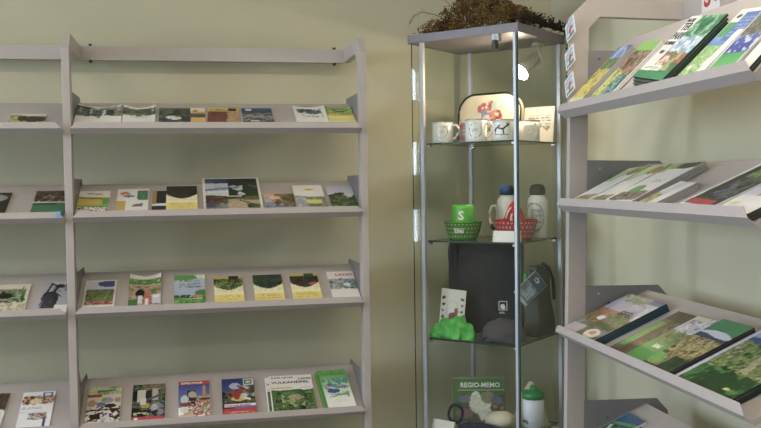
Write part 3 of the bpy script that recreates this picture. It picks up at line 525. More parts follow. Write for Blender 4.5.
pile(2, .628, .21, .24, .0042, 3, [('N', 0, 0, 1, 1, 4, 461, ['#2c4a1f', '#55782f', '#7f9a48', '#3f6a2c', '#a8a868']), ('G', .72, 1, '#7f90bc', '#b8bedc'), ('W', .78, .03, 4, 0, '#3f5a8c', .7), ('N', 0, .3, 1, .72, 4, 462, ['#1f3a18', '#5f8238', '#90a050', '#3a5a28', '#b0a878']), ('R', 0, .0, 1, .3, '#3a7a30'), ('N', 0, .0, 1, .3, 3, 463, ['#2c6a2c', '#4a8a38', '#1f4a20']), ('E', .78, .12, .05, .02, '#cfd84a'), ('R', 0, 0, .05, 1, '#c8c4dc')],
     'one of the dark green-edged magazines beneath the wooded hill cover', 'large magazine with wooded hills at the near end of the lower shelf', edge='g', n0=.001, group=RB3, name='magazine',
     text=[('Eifel', .55, .84, .03, WHITE_LET)])
# lowest shelf at the bottom edge of the photo
B(3, .016, .098, .212, .006, [('N', 0, 0, 1, 1, 5, 471, ['#141f12', '#24401f', '#3f6a34', '#1c2c1a']), ('M', .1, .1, .8, .72, 7, 472, .54, '#dfe0d8'), ('G', .74, 1, '#1f4a7c', '#2c6a94'), ('L', .1, .76, 1, .86, .05, '#4faa5a')], 'dark leaflet with white blossoms and a blue head on the bottom shelf', rot=0, group='leaflets on the bottom shelf of the right rack')
B(3, .125, .1, .19, .006, [('N', 0, 0, 1, 1, 4, 481, ['#2c1a18', '#4a2c28', '#3a3034'])], 'dark brown leaflet on the bottom shelf beside the white-blossom one', group='leaflets on the bottom shelf of the right rack')

# cards on the front of the right rack's post
for k, (z, lb) in enumerate([(.3945, 'topmost'), (.32, 'middle one'), (.247, 'lowest')]):
    M = MB @ Matrix.Translation((.0045, -.0045, z + CAMH)) @ Matrix.Rotation(radians(-20), 4, 'Y')
    rt = root('picture_card', M, lb + ' of three small cards on the right rack post', 'card', 'picture cards fixed to the post')
    bm = nb(); box(bm, -.032, .0008, -.0245, .032, .002, .0245); link('card_stock', bm, PAPER, rt)
    art = [('R', 0, 0, 1, 1, '#dfe3e6'), ('R', .1, .1, .9, .9, '#8fb0d0'), ('R', .1, .1, .9, .3, '#54724a'), ('E', .55, .45, .2, .24, '#b8483c'), ('E', .45, .68, .13, .12, '#d8a890'), ('E', .68, .3, .1, .1, '#7a2c28'), ('M', .1, .1, .9, .9, 5, 500, .62, '#cfdcea')]
    inked('picture', lambda x, y: Vector(((x - .5) * .064, .0004, (y - .5) * .049)), 24, 20, art, 1, INK, rt, thick=-.0003)
    b = nb(); box(b, -.01, .002, -.01, .01, .0042, .01); link('magnet', b, BLACK, rt)
# number card hung over the right rack's crossbar
rt = root('number_card', MB @ Matrix.Translation((.106, ARM - .0035, .412 + CAMH)), 'white card with a red S and dark 1, hung on the right rack crossbar', 'card')
bm = nb(); box(bm, 0, 0, 0, .089, .0015, .115); link('card_stock', bm, mat('card_white', '#d3cfd0', .6), rt)
MX = Matrix.Rotation(pi / 2, 4, 'X')
lettering('red_letter', rt, RED_LET, 'S', .075, Matrix.Translation((.012, -.0004, .03)) @ MX, bold=.002)
lettering('dark_digit', rt, DARK_LET, '1', .06, Matrix.Translation((.055, -.0004, .036)) @ MX, bold=.001)

WIN_E, LAMP_E, EXPO = 26, 9, 1.0
# ------------------------------------------------------------------ glass cabinet
e1 = Vector((.68307, -.73035, 0)).normalized(); e2 = Vector((-e1.y, e1.x, 0))
MC = frame((1.0346, 3.0559, 0), e1, e2, (0, 0, 1))
def on(a, b, z, rz=0): return MC @ Matrix.Translation((a, b, z)) @ Matrix.Rotation(radians(rz), 4, 'Z')
CW, CD = .178, .1665
Z1, Z2, Z3 = .1276 + CAMH, -.2074 + CAMH, -.5454 + CAMH
Z4, Z5 = -.866 + CAMH, .19
ZTOP = .4723 + CAMH
cab = root('glass_cabinet', MC, 'tall glass display cabinet with silver posts standing in the corner', 'display cabinet')
bm = nb(); box(bm, -.233, -.173, ZTOP, .19, .19, ZTOP + .0298); link('top_board', bm, SLAB, cab, bevel=.0015)
bm = nb(); box(bm, -.2, -.173, 0, .19, .19, .075); link('base', bm, SLAB, cab, bevel=.0015)
for a in (-CW, CW):
    for b in (-CD, CD):
        bm = nb(); box(bm, a - .0072, b - .0072, .075, a + .0072, b + .0072, ZTOP); p = link('corner_post', bm, ALU, cab, bevel=.002)
for z in (Z1, Z2, Z3, Z4, Z5):
    bm = nb(); box(bm, -.168, -.157, z - .005, .168, .157, z)
    s = link('glass_shelf', bm, GSHELF, cab)
    e = nb()
    for (x0, y0, x1, y1) in ((-.168, -.1578, .168, -.157), (-.168, .157, .168, .1578), (.168, -.157, .1688, .157), (-.1688, -.157, -.168, .157)): box(e, x0, y0, z - .005, x1, y1, z)
    link('polished_edge', e, GEDGE, s)
    for a in (-1, 1):
        for b in (-1, 1):
            c = nb(); box(c, a * .1685 - .012 * (a > 0), b * .158 - .012 * (b > 0), z - .013, a * .1685 + .012 * (a < 0), b * .158 + .012 * (b < 0), z - .0055); link('shelf_clip', c, CHROME, s)
def pane(name, x0, y0, x1, y1, z0, z1, edges):
    bm = nb(); box(bm, x0, y0, z0, x1, y1, z1); p = link(name, bm, GLASS, cab)
    e = nb()
    for (a0, b0, a1, b1) in edges: box(e, a0, b0, z0, a1, b1, z1)
    link('polished_edge', e, GEDGE, p)
    return p
door = pane('glass_door', -CW - .034, -CD - .0145, CW + .007, -CD - .0105, .08, ZTOP - .003, [(-CW - .0352, -CD - .0145, -CW - .034, -CD - .0105), (CW + .007, -CD - .0145, CW + .0082, -CD - .0105)])
pane('glass_pane', -CW - .026, -CD + .01, -CW - .022, CD + .01, .078, ZTOP - .002, [])
pane('glass_pane', CW + .0095, -CD - .009, CW + .0135, CD + .01, .078, ZTOP - .002, [(CW + .0095, -CD - .0105, CW + .0135, -CD - .009)])
pane('glass_pane', -CW, CD + .0095, CW, CD + .0135, .078, ZTOP - .002, [])
bm = nb(); box(bm, .098, -CD - .0105, ZTOP - .022, .122, -CD + .012, ZTOP - .0005); lk = link('lock', bm, CHROME, door)
bm = nb(); lathe(bm, [(0, -.0), (.0105, 0), (.0105, .03), (0, .03)], 20, Matrix.Translation((.108, -CD - .006, ZTOP - .05))); link('lock_barrel', bm, BLACK, lk)
# spotlight hanging from the cabinet's top
LG = mat('lamp_grey', '#aaa49a', .4)
LE = mat('lamp_glow', '#ffffff', .5, emit='#ffdcA8', estr=70)
sp = root('spotlight', on(.13, .10, ZTOP), 'small tilting spotlight fixed under the top of the glass cabinet', 'lamp')
bm = nb(); lathe(bm, [(0, -.012), (.022, -.012), (.022, -.0005), (0, -.0005)], 20); link('mount', bm, LG, sp)
bm = nb(); tube(bm, [(0, 0, -.01), (.012, 0, -.05), (.022, 0, -.078), (.0, 0, -.082), (-.02, 0, -.078)], .0055, 8); link('arm', bm, LG, sp)
ax = Vector((-.3, -.72, -.62)).normalized(); q = ax.to_track_quat('Z', 'Y').to_matrix().to_4x4()
MH = Matrix.Translation((-.012, 0, -.052)) @ q
bm = nb(); lathe(bm, [(0, -.012), (.014, -.012), (.019, -.004), (.019, .05), (.033, .085), (.0315, .085), (.017, .051), (.0, .051)], 28, MH); link('lamp_head', bm, LG, sp, smooth=True)
bm = nb(); lathe(bm, [(0, .078), (.028, .078), (.028, .08), (0, .08)], 24, MH); link('bulb', bm, LE, sp)
l = bpy.data.lights.new('spotlight_beam', 'POINT'); l.energy = 1.6; l.color = (1, .80, .55); l.shadow_soft_size = .015
lo = bpy.data.objects.new('spotlight_beam', l); COL.objects.link(lo); lo.parent = sp; lo.matrix_local = MH @ Matrix.Translation((0, 0, .09)) @ Matrix.Rotation(pi, 4, 'X')

ENAMEL = mat('white_enamel', '#dcdcdc', .25, var=.02); RIM = mat('silver_rim', '#9a9a9c', .3, metal=.6)
def mug(a, b, rz, label, art=None, r=.036, h=.073, handle=True):
    rt = root('enamel_mug', on(a, b, Z1 + .0006, rz), label, 'mug', 'enamel mugs on the upper glass shelf')
    bm = nb(); lathe(bm, [(0, 0), (r - .002, 0), (r, .003), (r, h - .002), (r - .002, h - .002), (r - .002, .004), (0, .004)], 36); link('body', bm, ENAMEL, rt, smooth=True)
    bm = nb(); lathe(bm, [(r - .003, h - .002), (r + .0012, h - .002), (r + .0012, h), (r - .003, h), (r - .003, h - .002)], 36); link('rim', bm, RIM, rt)
    if handle:
        bm = nb(); tube(bm, [(r - .001, 0, h * .82), (r + .016, 0, h * .84), (r + .024, 0, h * .68), (r + .022, 0, h * .42), (r + .01, 0, h * .22), (r - .001, 0, h * .2)], .0042, 8); link('handle', bm, ENAMEL, rt, smooth=True)
    if art:
        th0, dth, z0, z1, A = art
        inked('decal', lambda x, y: Vector(((r + .0004) * cos(th0 + (x - .5) * dth), (r + .0004) * sin(th0 + (x - .5) * dth), z0 + (z1 - z0) * y)), 36, 30, A, (z1 - z0) / (r * dth), INKC, rt, thick=.0001)
    return rt
def ring_art(col, txt=7):
    W_ = '#dcdcdc'
    return [('R', 0, 0, 1, 1, W_), ('E', .5, .5, .46, .46, col), ('E', .5, .5, .42, .42, W_), ('M', 0, 0, 1, 1, 6, 600 + txt, .55, W_), ('L', .3, .45, .7, .5, .03, col), ('L', .35, .56, .62, .6, .02, col), ('M', .25, .38, .75, .65, 14, 610 + txt, .5, W_)]
TH = radians(-74)
mug(-.132, -.112, 8, 'leftmost white enamel mug with a thin grey ring motif', (TH - radians(0), 1.35, .014, .06, ring_art('#5c6064', 1)))
FLOR = [('R', 0, 0, 1, 1, '#c8ccd4'), ('N', 0, 0, 1, 1, 6, 620, ['#d8d8dc', '#8a9ac0', '#b8606a', '#cfd4dc', '#7a90b8']), ('M', 0, 0, 1, 1, 7, 621, .6, '#c05a5a')]
mug(-.062, -.052, 30, 'mug patterned in red and blue behind the two ring mugs', (TH, 3.2, .003, .068, FLOR), handle=False, r=.034, h=.076)
mug(-.004, -.104, 8, 'white enamel mug with a bold dark ring motif in the middle of the row', (TH, 1.35, .01, .066, ring_art('#2f3438', 3)), h=.076)
SQ = [('R', 0, 0, 1, 1, '#dcdcdc'), ('L', .1, .45, .4, .75, .05, '#26282a'), ('L', .3, .6, .6, .5, .05, '#26282a'), ('L', .55, .5, .9, .8, .045, '#26282a'), ('L', .15, .5, .12, .25, .03, '#26282a'), ('L', .6, .5, .62, .2, .03, '#26282a'), ('E', .86, .82, .08, .07, '#26282a'), ('L', .1, .15, .9, .15, .015, '#7a7a78')]
mug(.1, -.105, 200, 'white mug with a black animal silhouette just left of the front post', (TH - radians(200), 1.7, .012, .062, SQ), r=.036, handle=False, h=.07)
mug(.12, .046, -32, 'white enamel mug on the right behind the front post', (radians(-34), 1.0, .02, .055, ring_art('#a8a49c', 5)), r=.036, h=.073)
# oval pouch
pr = root('zip_pouch', on(-.05, .05, Z1 + .0062, 0) @ Matrix.Translation((0, 0, 0)) @ Matrix.Rotation(radians(-6), 4, 'X'), 'cream rounded pouch with black piping and a red and blue picture behind the mugs', 'pouch')
def rrect(w, h, r, n=8, z0=0):
    pts = []
    for cx_, cz_, a0 in ((w / 2 - r, h - r, 0), (-w / 2 + r, h - r, 90), (-w / 2 + r * .45, r * .45, 180), (w / 2 - r * .45, r * .45, 270)):
        rr = r if a0 < 180 else r * .45
        for k in range(n + 1):
            t = radians(a0 + 90 * k / n); pts.append((cx_ + rr * cos(t), cz_ + rr * sin(t) + z0))
    return pts
CREAM = mat('cream_fabric', '#d6ccb6', .85, var=.03, scale=60, bump=.2, bscale=900)
P = rrect(.25, .176, .066); bm = nb(); prism(bm, P, .012, .046, 'y'); link('pouch_body', bm, CREAM, pr, bevel=.008)
bm = nb(); pp = [(x, .0125, z) for x, z in P]; tube(bm, pp + [pp[0], pp[1]], .0034, 6); link('piping', bm, BLACK, pr)
FIG = [('R', 0, 0, 1, 1, '#d6ccb6'), ('E', .25, .72, .26, .17, '#b8504e'), ('E', .5, .82, .14, .12, '#a84446'), ('N', .14, .18, .55, .66, 5, 640, ['#8a9cc0', '#d8d4dc', '#b87a84', '#7a86b0']), ('E', .74, .76, .24, .2, '#9fb8b4'), ('E', .7, .4, .24, .26, '#b83c34'), ('E', .62, .55, .12, .12, '#c87a5c'), ('E', .8, .5, .1, .18, '#9a3430'), ('R', .1, .04, .52, .15, '#4f7a5c'), ('E', .78, .14, .2, .06, '#8a5a50'), ('M', .1, .1, .9, .9, 7, 642, .64, '#d8cfc0')]
inked('picture', lambda x, y: Vector((-.046 + .108 * x, .0115, .035 + .122 * y)), 34, 40, FIG, 1.2, INK, pr, thick=-.0006)
# white notice card behind
rt = root('notice_card', on(.108, .137, Z1 + .0008, -3) @ Matrix.Rotation(radians(-8), 4, 'X'), 'white card with faint writing leaning at the back of the upper glass shelf', 'card')
bm = nb(); box(bm, -.06, 0, 0, .06, .0015, .128); link('card_stock', bm, PAPER, rt)
inked('writing', lambda x, y: Vector((-.058 + .116 * x, -.0004, .002 + .124 * y)), 40, 50, [('R', 0, 0, 1, 1, '#dddad6'), ('T', .15, .4, .9, .8, '#8a7f72', 5, 650), ('M', .3, .3, .9, .5, 9, 651, .6, '#8a8074')], 1.1, INK, rt, thick=-.0003)

# --- second shelf
def dotted(col, dots, n=16):
    return [('R', 0, 0, 1, 1, col)] + [('E', (k + .5 * (j % 2)) / n, .18 + j * .26, .012, .05, dots) for j in range(4) for k in range(n + 1)]
def bowl(a, b, r, h, label, col, dots, txt=None, inner='#d8d4cc'):
    rt = root('dotted_bowl', on(a, b, Z2 + .0006), label, 'bowl', None)
    body = mat('glaze_' + col, col, .25); r0 = r * .68
    prof = [(0, .004), (r0 * .8, .004), (r0 * .8, 0), (r0, 0), (r0 + (r - r0) * .5, h * .4), (r - .002, h - .004), (r, h), (r - .003, h), (r - .005, h - .004), (r0 + (r - r0) * .5 - .003, h * .42), (r0 - .003, .008), (0, .008)]
    bm = nb(); lathe(bm, prof, 48); bd = link('bowl_body', bm, body, rt, smooth=True)
    def f(x, y):
        z = .004 + (h - .01) * y; t = z / h
        rr = r0 + (r - r0) * (t / .4 * .5 if t < .4 else .5 + .5 * (t - .4) / .6) + .0006
        th = pi + pi * 1.05 * x - .08
        return Vector((rr * cos(th), rr * sin(th), z))
    inked('glaze_dots', f, 110, 26, dotted(col, dots), h / (pi * r), INKC, rt, thick=.0001)
    if txt:
        def place(v):
            z = h * .42 + v.y; t = z / h; rr = r0 + (r - r0) * (.5 + .5 * (t - .4) / .6) + .0014 + v.z; th = radians(-74) + (v.x) / r
            return Vector((rr * cos(th), rr * sin(th), z))
        lettering('lettering', rt, WHITE_LET, txt, .022, Matrix.Identity(4), 'CENTER', .0005, 1, place)
    return rt
bowl(-.074, -.078, .068, .063, 'green dotted bowl with white lettering holding a green cup', '#3f7a22', '#a8c888', 'Eifel')
bowl(.092, -.006, .076, .068, 'red bowl with white dots behind the front post', '#a81f26', '#d8b8b0')
GC = mat('light_green_plastic', '#5fb04a', .4)
rt = root('green_cup', on(-.074, -.078, Z2 + .0095), 'light green cup with a white figure sitting in the green bowl', 'cup')
bm = nb(); lathe(bm, [(0, 0), (.03, 0), (.038, .02), (.0405, .1), (.037, .112), (.0, .112)], 32); link('cup_body', bm, GC, rt, smooth=True)
def plc(v): 
    th = radians(-70) + v.x / .04; return Vector(((.0408 + v.z) * cos(th), (.0408 + v.z) * sin(th), .062 + v.y))
lettering('lettering', rt, WHITE_LET, 'S', .042, Matrix.Identity(4), 'CENTER', .0012, 1, plc)
# red dotted cloth in the red bowl
def blob(name, parent, m, rx, ry, rz, seed, amp, freq, M=None, flat=True, sub=4, base=0, power=1, ridged=False, smooth=True):
    bm = nb(); bmesh.ops.create_icosphere(bm, subdivisions=sub, radius=1)
    for v in bm.verts:
        p = v.co.copy(); n = noise.fractal(p * freq + Vector((seed, seed * 2, 0)), .8, 2, 3)
        if ridged: n = (abs(n) * 2 - .6)
        k = 1 + amp * n
        z = p.z
        if flat: z = max(0, z) ** power if z > 0 else z * .02
        v.co = Vector((p.x * rx * k, p.y * ry * k, z * rz * (k if z > 0 else 1) + base))
    return link(name, bm, m, parent, M, smooth=smooth)
REDC = mat('red_cloth', '#b0282c', .8, var=.1, scale=60, bump=.2)
rt = root('oven_mitt', on(.083, .004, Z2 + .0135), 'red padded mitt with white trim standing in the red bowl', 'mitt')
bm = nb(); lathe(bm, [(0, 0), (.036, .0), (.045, .035), (.034, .075), (.018, .105), (.008, .118), (0, .12)], 24, Matrix.Scale(.62, 4, (0, 1, 0)))
for v in bm.verts: v.co += Vector((noise.noise(v.co * 40) * .004, noise.noise(v.co * 44 + Vector((3, 0, 0))) * .004, 0))
link('mitt_body', bm, REDC, rt, smooth=True)
WC = mat('white_trim_cloth', '#d8d2cc', .8)
bm = nb(); tube(bm, [(-.02, -.0265, .06), (-.012, -.026, .082), (-.002, -.022, .098)], .0028, 6); link('trim', bm, WC, rt)
bm = nb(); tube(bm, [(.004, -.028, .045), (.0, -.0275, .062), (.004, -.026, .076)], .004, 6); link('trim', bm, WC, rt)
# tent card
rt = root('tent_card', on(.118, -.122, Z2 + .0006, 6), 'small folded white tent card in front of the red bowl', 'card')
bm = nb()
for s in (-1, 1): prism(bm, [(s * .011, 0), (s * .0125, 0), (.0008 * s, .036), (0, .0352)], -.047, .047, 'x')
link('card_stock', bm, PAPER, rt)
# bottles
BODY = mat('white_lacquered_steel', '#cfd0cc', .3, var=.02)
def flask(a, b, label, cap, decal, handle):
    rt = root('drinking_bottle', on(a, b, Z2 + .0006), label, 'bottle', None); r = .035
    bm = nb(); lathe(bm, [(0, 0), (r - .003, 0), (r, .003), (r, .128), (r - .004, .139), (.024, .146), (.024, .15), (0, .15)], 36); link('bottle_body', bm, BODY, rt, smooth=True)
    bm = nb(); lathe(bm, [(0, .1505), (.024, .1505), (.0275, .156), (.0275, .172), (.02, .186), (0, .19)], 28); link('cap', bm, cap, rt, smooth=True)
    if handle:
        bm = nb(); tube(bm, [(-.036, -.012, .112), (-.052, -.016, .11), (-.06, -.018, .09), (-.06, -.018, .06), (-.052, -.016, .04)], .0052, 8); tube(bm, [(-.036, -.012, .112), (-.036, -.014, .045), (-.052, -.016, .04)], .004, 8); link('carry_loop', bm, WC, rt)
        bm = nb(); tube(bm, [(-.052, -.016, .046), (-.05, -.018, .032), (-.04, -.016, .028)], .0065, 8); link('loop_end', bm, BLACK, rt)
    if decal:
        A = [('R', 0, 0, 1, 1, '#cfd0cc'), ('E', .45, .5, .47, .48, '#3a4a78'), ('E', .45, .5, .435, .45, '#cfd0cc'), ('N', .28, .3, .82, .78, 3, 660, ['#7f90a0', '#a8b4b8', '#cfd0cc', '#8a9cb0']), ('E', .25, .66, .1, .2, '#e0e0dc')]
        inked('decal', lambda x, y: Vector(((r + .0005) * cos(radians(-150) + radians(135) * x), (r + .0005) * sin(radians(-150) + radians(135) * x), .02 + .105 * y)), 44, 44, A, 1.2, INKC, rt, thick=.0001)
    return rt
flask(.0, .108, 'white steel bottle with a blue-black cap and a carrying loop', mat('blue_black_cap', '#1c2438', .35, col2='#3f66a8', scale=26), False, True)
flask(.118, .112, 'white steel bottle with a black cap and a blue ring print', mat('black_cap', '#262424', .6, bump=.3), True, False)

# --- third shelf
DARK = mat('dark_felt', '#34353c', .9, var=.12, scale=45, bump=.3, bscale=500)
tq = Vector((.262, .115, 0)); ang = math.degrees(math.atan2(tq.y, tq.x))
rt = root('tote_bag', on(-.158, -.036, Z3 + .0006, ang), 'large charcoal felt bag with a small white square emblem filling the third shelf', 'bag')
L_ = .262
bm = nb(); grid_slab(bm, 20, 20, lambda x, y: Vector((x * L_, -.004 * sin(9 * x + 2 * y) - .012 * (1 - (2 * y - 1) ** 2), y * .322)), lambda x, y: Vector((x * L_, .05 + .004 * sin(7 * x), y * .322))); link('bag_body', bm, DARK, rt, bevel=.004)
BAND = mat('charcoal_band', '#26272e', .85, bump=.2)
bm = nb(); box(bm, .012, -.0158, .0, .03, -.0125, .318); link('strap', bm, BAND, rt)
bm = nb(); lathe(bm, [(.0, -.008), (.013, -.008), (.016, 0), (.013, .008), (0, .008)], 20, Matrix.Translation((.004, .02, .28)) @ Matrix.Rotation(pi / 2, 4, 'Y') @ Matrix.Scale(2.2, 4, (1, 0, 0))); link('rolled_edge', bm, BLACK, rt)
MXe = Matrix.Translation((.176, -.0215, .086)) @ MX
lettering('emblem', rt, WHITE_LET, 'e', .034, MXe @ Matrix.Translation((.006, .005, 0)), bold=.0015)
bm = nb(); 
for (x0, y0, x1, y1) in ((0, 0, .03, .0022), (0, .03, .03, .0322), (0, 0, .0022, .032), (.0278, 0, .03, .032)): box(bm, x0, y0, 0, x1, y1, .0006)
link('emblem_frame', bm, WHITE_LET, rt, MXe)
lettering('emblem_words', rt, WHITE_LET, 'EIFEL', .009, MXe @ Matrix.Translation((.002, -.012, 0)))
GRNC = mat('bright_green_cloth', '#3c9a3c', .85, col2='#6cba68', scale=38, bump=.4, bscale=300)
bm = nb(); box(bm, L_ + .0005, -.008, .1, L_ + .012, .04, .215); link('green_lining', bm, GRNC, rt, bevel=.004)
# icon card
rt = root('icon_card', on(-.132, -.073, Z3 + .033, 0) @ Matrix.Rotation(radians(-5), 4, 'X') @ Matrix.Rotation(radians(3), 4, 'Y'), 'white card with two columns of dark icons and a red-brown animal, behind the green cloth', 'card')
bm = nb(); box(bm, -.048, 0, -.026, .052, .0016, .128); link('card_stock', bm, PAPER, rt)
A = [('R', 0, 0, 1, 1, '#dddad6')] + [('E', x, .2 + .15 * k, .07, .035, '#26262a') for k in range(5) for x in (.12, .88)] + [('M', 0, 0, .22, 1, 9, 670, .6, '#dddad6'), ('M', .8, 0, 1, 1, 9, 671, .6, '#dddad6'), ('E', .5, .5, .26, .26, '#c8c0bc'), ('E', .5, .52, .22, .22, '#dddad6'), ('E', .55, .36, .2, .12, '#7a3a2c'), ('E', .66, .48, .08, .1, '#8a4434'), ('E', .45, .18, .2, .05, '#5a2c24')]
inked('print', lambda x, y: Vector((-.047 + .098 * x, -.0005, -.024 + .15 * y)), 40, 60, A, 1.5, INK, rt, thick=-.0003)
rt = root('green_cloth', on(-.102, -.12, Z3 + .0012, -3), 'crumpled bright green printed cloth on the third glass shelf', 'cloth')
bm = nb(); bmesh.ops.create_icosphere(bm, subdivisions=5, radius=1)
for v in bm.verts:
    p = v.co.copy(); n1 = noise.noise(p * 1.5 + Vector((5, 1, 2))); n2 = 1 - abs(noise.noise(Vector((p.x * 1.5 + p.z * 2.6, p.y * 1.0, p.z * 2.2 - p.x * 1.6)) + Vector((9, 0, 0)))) * 2; n3 = 1 - abs(noise.noise(p * 6 + Vector((0, 4, 0)))) * 2
    k = 1 + .18 * n1 + .2 * (n2 - .5) + .06 * n3; z = max(0, p.z)
    v.co = Vector((p.x * .079 * k, p.y * .031 * k, (z ** .65) * .064 * k * (1 + .38 * p.x) if z > 0 else p.z * .001))
link('cloth_folds', bm, GRNC, rt, smooth=True)
PTN = mat('pale_green_print', '#8fd08a', .8)
bm = nb()
for k in range(26):
    t = random.uniform(-2.6, -.5); zz = random.uniform(.15, .8); c = sqrt(1 - zz * zz)
    p = Vector((.094 * cos(t) * c * 1.02, .046 * sin(t) * c * 1.05, .062 * zz)); box(bm, -.0035, -.001, -.002, .0035, .001, .002, M=Matrix.Translation(p) @ Matrix.Rotation(random.uniform(0, 3), 4, 'Y'))
bm.free()
GREY = mat('grey_brown_felt', '#4c474c', .95, var=.06, scale=50, bump=.3, bscale=600)
rt = root('peaked_cap', on(.088, -.09, Z3 + .0012, 6), 'dark grey-brown cap lying on the third glass shelf', 'cap')
blob('crown', rt, GREY, .079, .05, .074, 11, .06, 1.5, sub=4, power=.8, base=.0025)
bm = nb(); grid_slab(bm, 12, 6, lambda x, y: Vector((-.088 + .04 * y, (x - .5) * .095 * (0.55 + .45 * y), .004 + .016 * y - .02 * (x - .5) ** 2)), lambda x, y: Vector((-.088 + .04 * y, (x - .5) * .095 * (.55 + .45 * y), .0005 + .013 * y - .0 * (x - .5) ** 2))); link('peak', bm, GREY, rt, smooth=True)
rt = root('shoulder_bag', on(.138, .085, Z3 + .0012, 0), 'dark grey-green cloth bag standing behind the cap at the right', 'bag')
OL = mat('grey_green_canvas', '#3f433e', .9, var=.1, scale=30, bump=.3)
bm = nb(); grid_slab(bm, 10, 14, lambda x, y: Vector((.03 - .012 * y + .003 * sin(8 * y), -.07 + .135 * x * (1 - .35 * y) + .02 * y, .23 * y)), lambda x, y: Vector((-.03 + .01 * y, -.07 + .135 * x * (1 - .35 * y) + .02 * y, .23 * y))); link('bag_body', bm, OL, rt, bevel=.008)
bm = nb(); tube(bm, [(.01, -.03, .23), (.018, -.01, .25), (.02, .03, .23), (.026, .05, .19), (.028, .055, .12)], .006, 8); link('strap', bm, BLACK, rt)
bm = nb(); box(bm, -.012, -.066, .225, .022, .0, .247); link('top_edge', bm, BLACK, rt, bevel=.006)
blob('strap_bundle', rt, BLACK, .026, .03, .045, 21, .5, 3, M=Matrix.Translation((-.004, .03, 0)), sub=3)
# blue leaflet hanging on the bag
cd = Vector((1.13, 2.93, 0)).normalized()
LM = on(.1455, -.006, Z3 + .172) @ Matrix.Rotation(radians(52), 4, 'Z') @ Matrix.Rotation(radians(-40), 4, 'Y') @ Matrix.Diagonal((.86, 1, .95, 1))
rt = root('hang_tag', LM, 'blue-grey leaflet hung at a slant on the cloth bag at the right', 'leaflet')
bm = nb(); box(bm, -.062, 0, -.036, .062, .0016, .036); link('card_stock', bm, PAPER, rt)
A = [('R', 0, 0, 1, 1, '#56687f'), ('R', 0, 0, .09, 1, '#aebccb'), ('M', .1, .1, .7, .95, 5, 680, .5, '#7f93a8'), ('R', .62, 0, 1, 1, '#34465e'), ('E', .84, .58, .07, .17, '#c8d2dc'), ('E', .84, .6, .04, .1, '#34465e'), ('T', .15, .15, .55, .7, '#9fb0c0', 4, 681)]
inked('print', lambda x, y: Vector((-.061 + .122 * x, -.0005, -.035 + .07 * y)), 60, 36, A, .58, INK, rt, thick=-.0003)

# --- bottom visible shelf
rt = root('memory_game_box', on(-.062, .0, Z4 + .0036, 33) @ Matrix.Rotation(radians(-4), 4, 'X'), 'green game box titled REGIO-MEMO with a white map shape', 'game box')
BG = mat('box_green', '#3f6f3a', .45, var=.05); 
bm = nb(); box(bm, -.094, 0, 0, .094, .036, .156); link('box_body', bm, mat('box_side', '#9fae84', .5), rt, bevel=.001)
A = [('G', 0, 1, '#2f5c2c', '#4a7a40'), ('N', 0, 0, 1, .62, 3, 690, ['#3f6a38', '#5a6a8a', '#7a5a4c', '#3a5c34', '#a8763c']), ('R', .0, .74, 1, 1, '#4a7a40'), ('L', .06, .74, .98, .74, .008, '#a8b8a0'), ('E', .52, .4, .2, .22, '#d8d8cc'), ('E', .44, .56, .1, .14, '#d8d8cc'), ('E', .6, .24, .13, .14, '#d8d8cc'), ('E', .56, .12, .05, .1, '#d8d8cc'), ('E', .66, .56, .13, .14, '#8a8a6c'), ('E', .84, .5, .12, .08, '#5f7090'), ('E', .2, .52, .14, .08, '#6a7a94'), ('R', 0, 0, .1, 1, '#4c7a3c'), ('E', .22, .2, .16, .1, '#8a6a6c')]
inked('lid_print', lambda x, y: Vector((-.0935 + .187 * x, -.0006, .001 + .154 * y)), 60, 56, A, .9, INK, rt, thick=-.0004)
lettering('title', rt, WHITE_LET, 'REGIO-MEMO', .0235, Matrix.Translation((-.066, -.0012, .124)) @ MX, bold=.0006, wide=.98)
rt = root('name_card', on(-.127, -.132, Z4 + .0006, -4), 'small white card at the front left of the lowest visible glass shelf', 'card')
bm = nb()
for s in (-1, 1): prism(bm, [(s * .012, 0), (s * .0135, 0), (.0008 * s, .03), (0, .029)], -.045, .045, 'x')
link('card_stock', bm, PAPER, rt)
NAVY = mat('navy_cloth', '#20223a', .85, var=.15, scale=40, bump=.3)
rt = root('lanyard', on(-.06, -.108, Z4 + .0006), 'navy ribbon lanyard looped in front of the game box', 'lanyard')
bm = nb(); pts = [(-.055 + .028 * cos(t), .034 + .004 * sin(3 * t), .042 + .032 * sin(t)) for t in [tau * k / 24 for k in range(25)]]; tube(bm, pts, .0052, 8, cap=False); link('loop', bm, NAVY, rt, smooth=True)
bm = nb(); tube(bm, [(-.02, 0, .01), (.02, .0, .018), (.06, -.004, .022), (.1, 0, .018), (.13, 0, .016), (.15, 0, .012)], [.008, .013, .014, .014, .013, .01], 12); link('folded_ribbon', bm, NAVY, rt, smooth=True)
CRM = mat('cream_cotton', '#c6bda6', .9, var=.04, scale=30, bump=.25)
rt = root('sun_hat', on(.09, .105, Z4 + .0012, 0), 'pointed cream cotton hat behind the bottle', 'hat')
bm = nb()
prof = [(0, .148), (.012, .143), (.04, .1), (.062, .05), (.075, .012), (.088, 0), (.085, -.0004), (.06, .006), (0, .006)]
lathe(bm, prof, 40)
for v in bm.verts:
    n = noise.noise(v.co * 22); v.co.x *= (.84 + .08 * n); v.co.y *= (.5 + .06 * n)
link('hat_body', bm, CRM, rt, smooth=True)
bm = nb(); blobm = None
rt2 = root('rolled_cap', on(.05, -.05, Z4 + .0014, -14), 'rolled cream cap with a dark opening in front of the hat', 'cap')
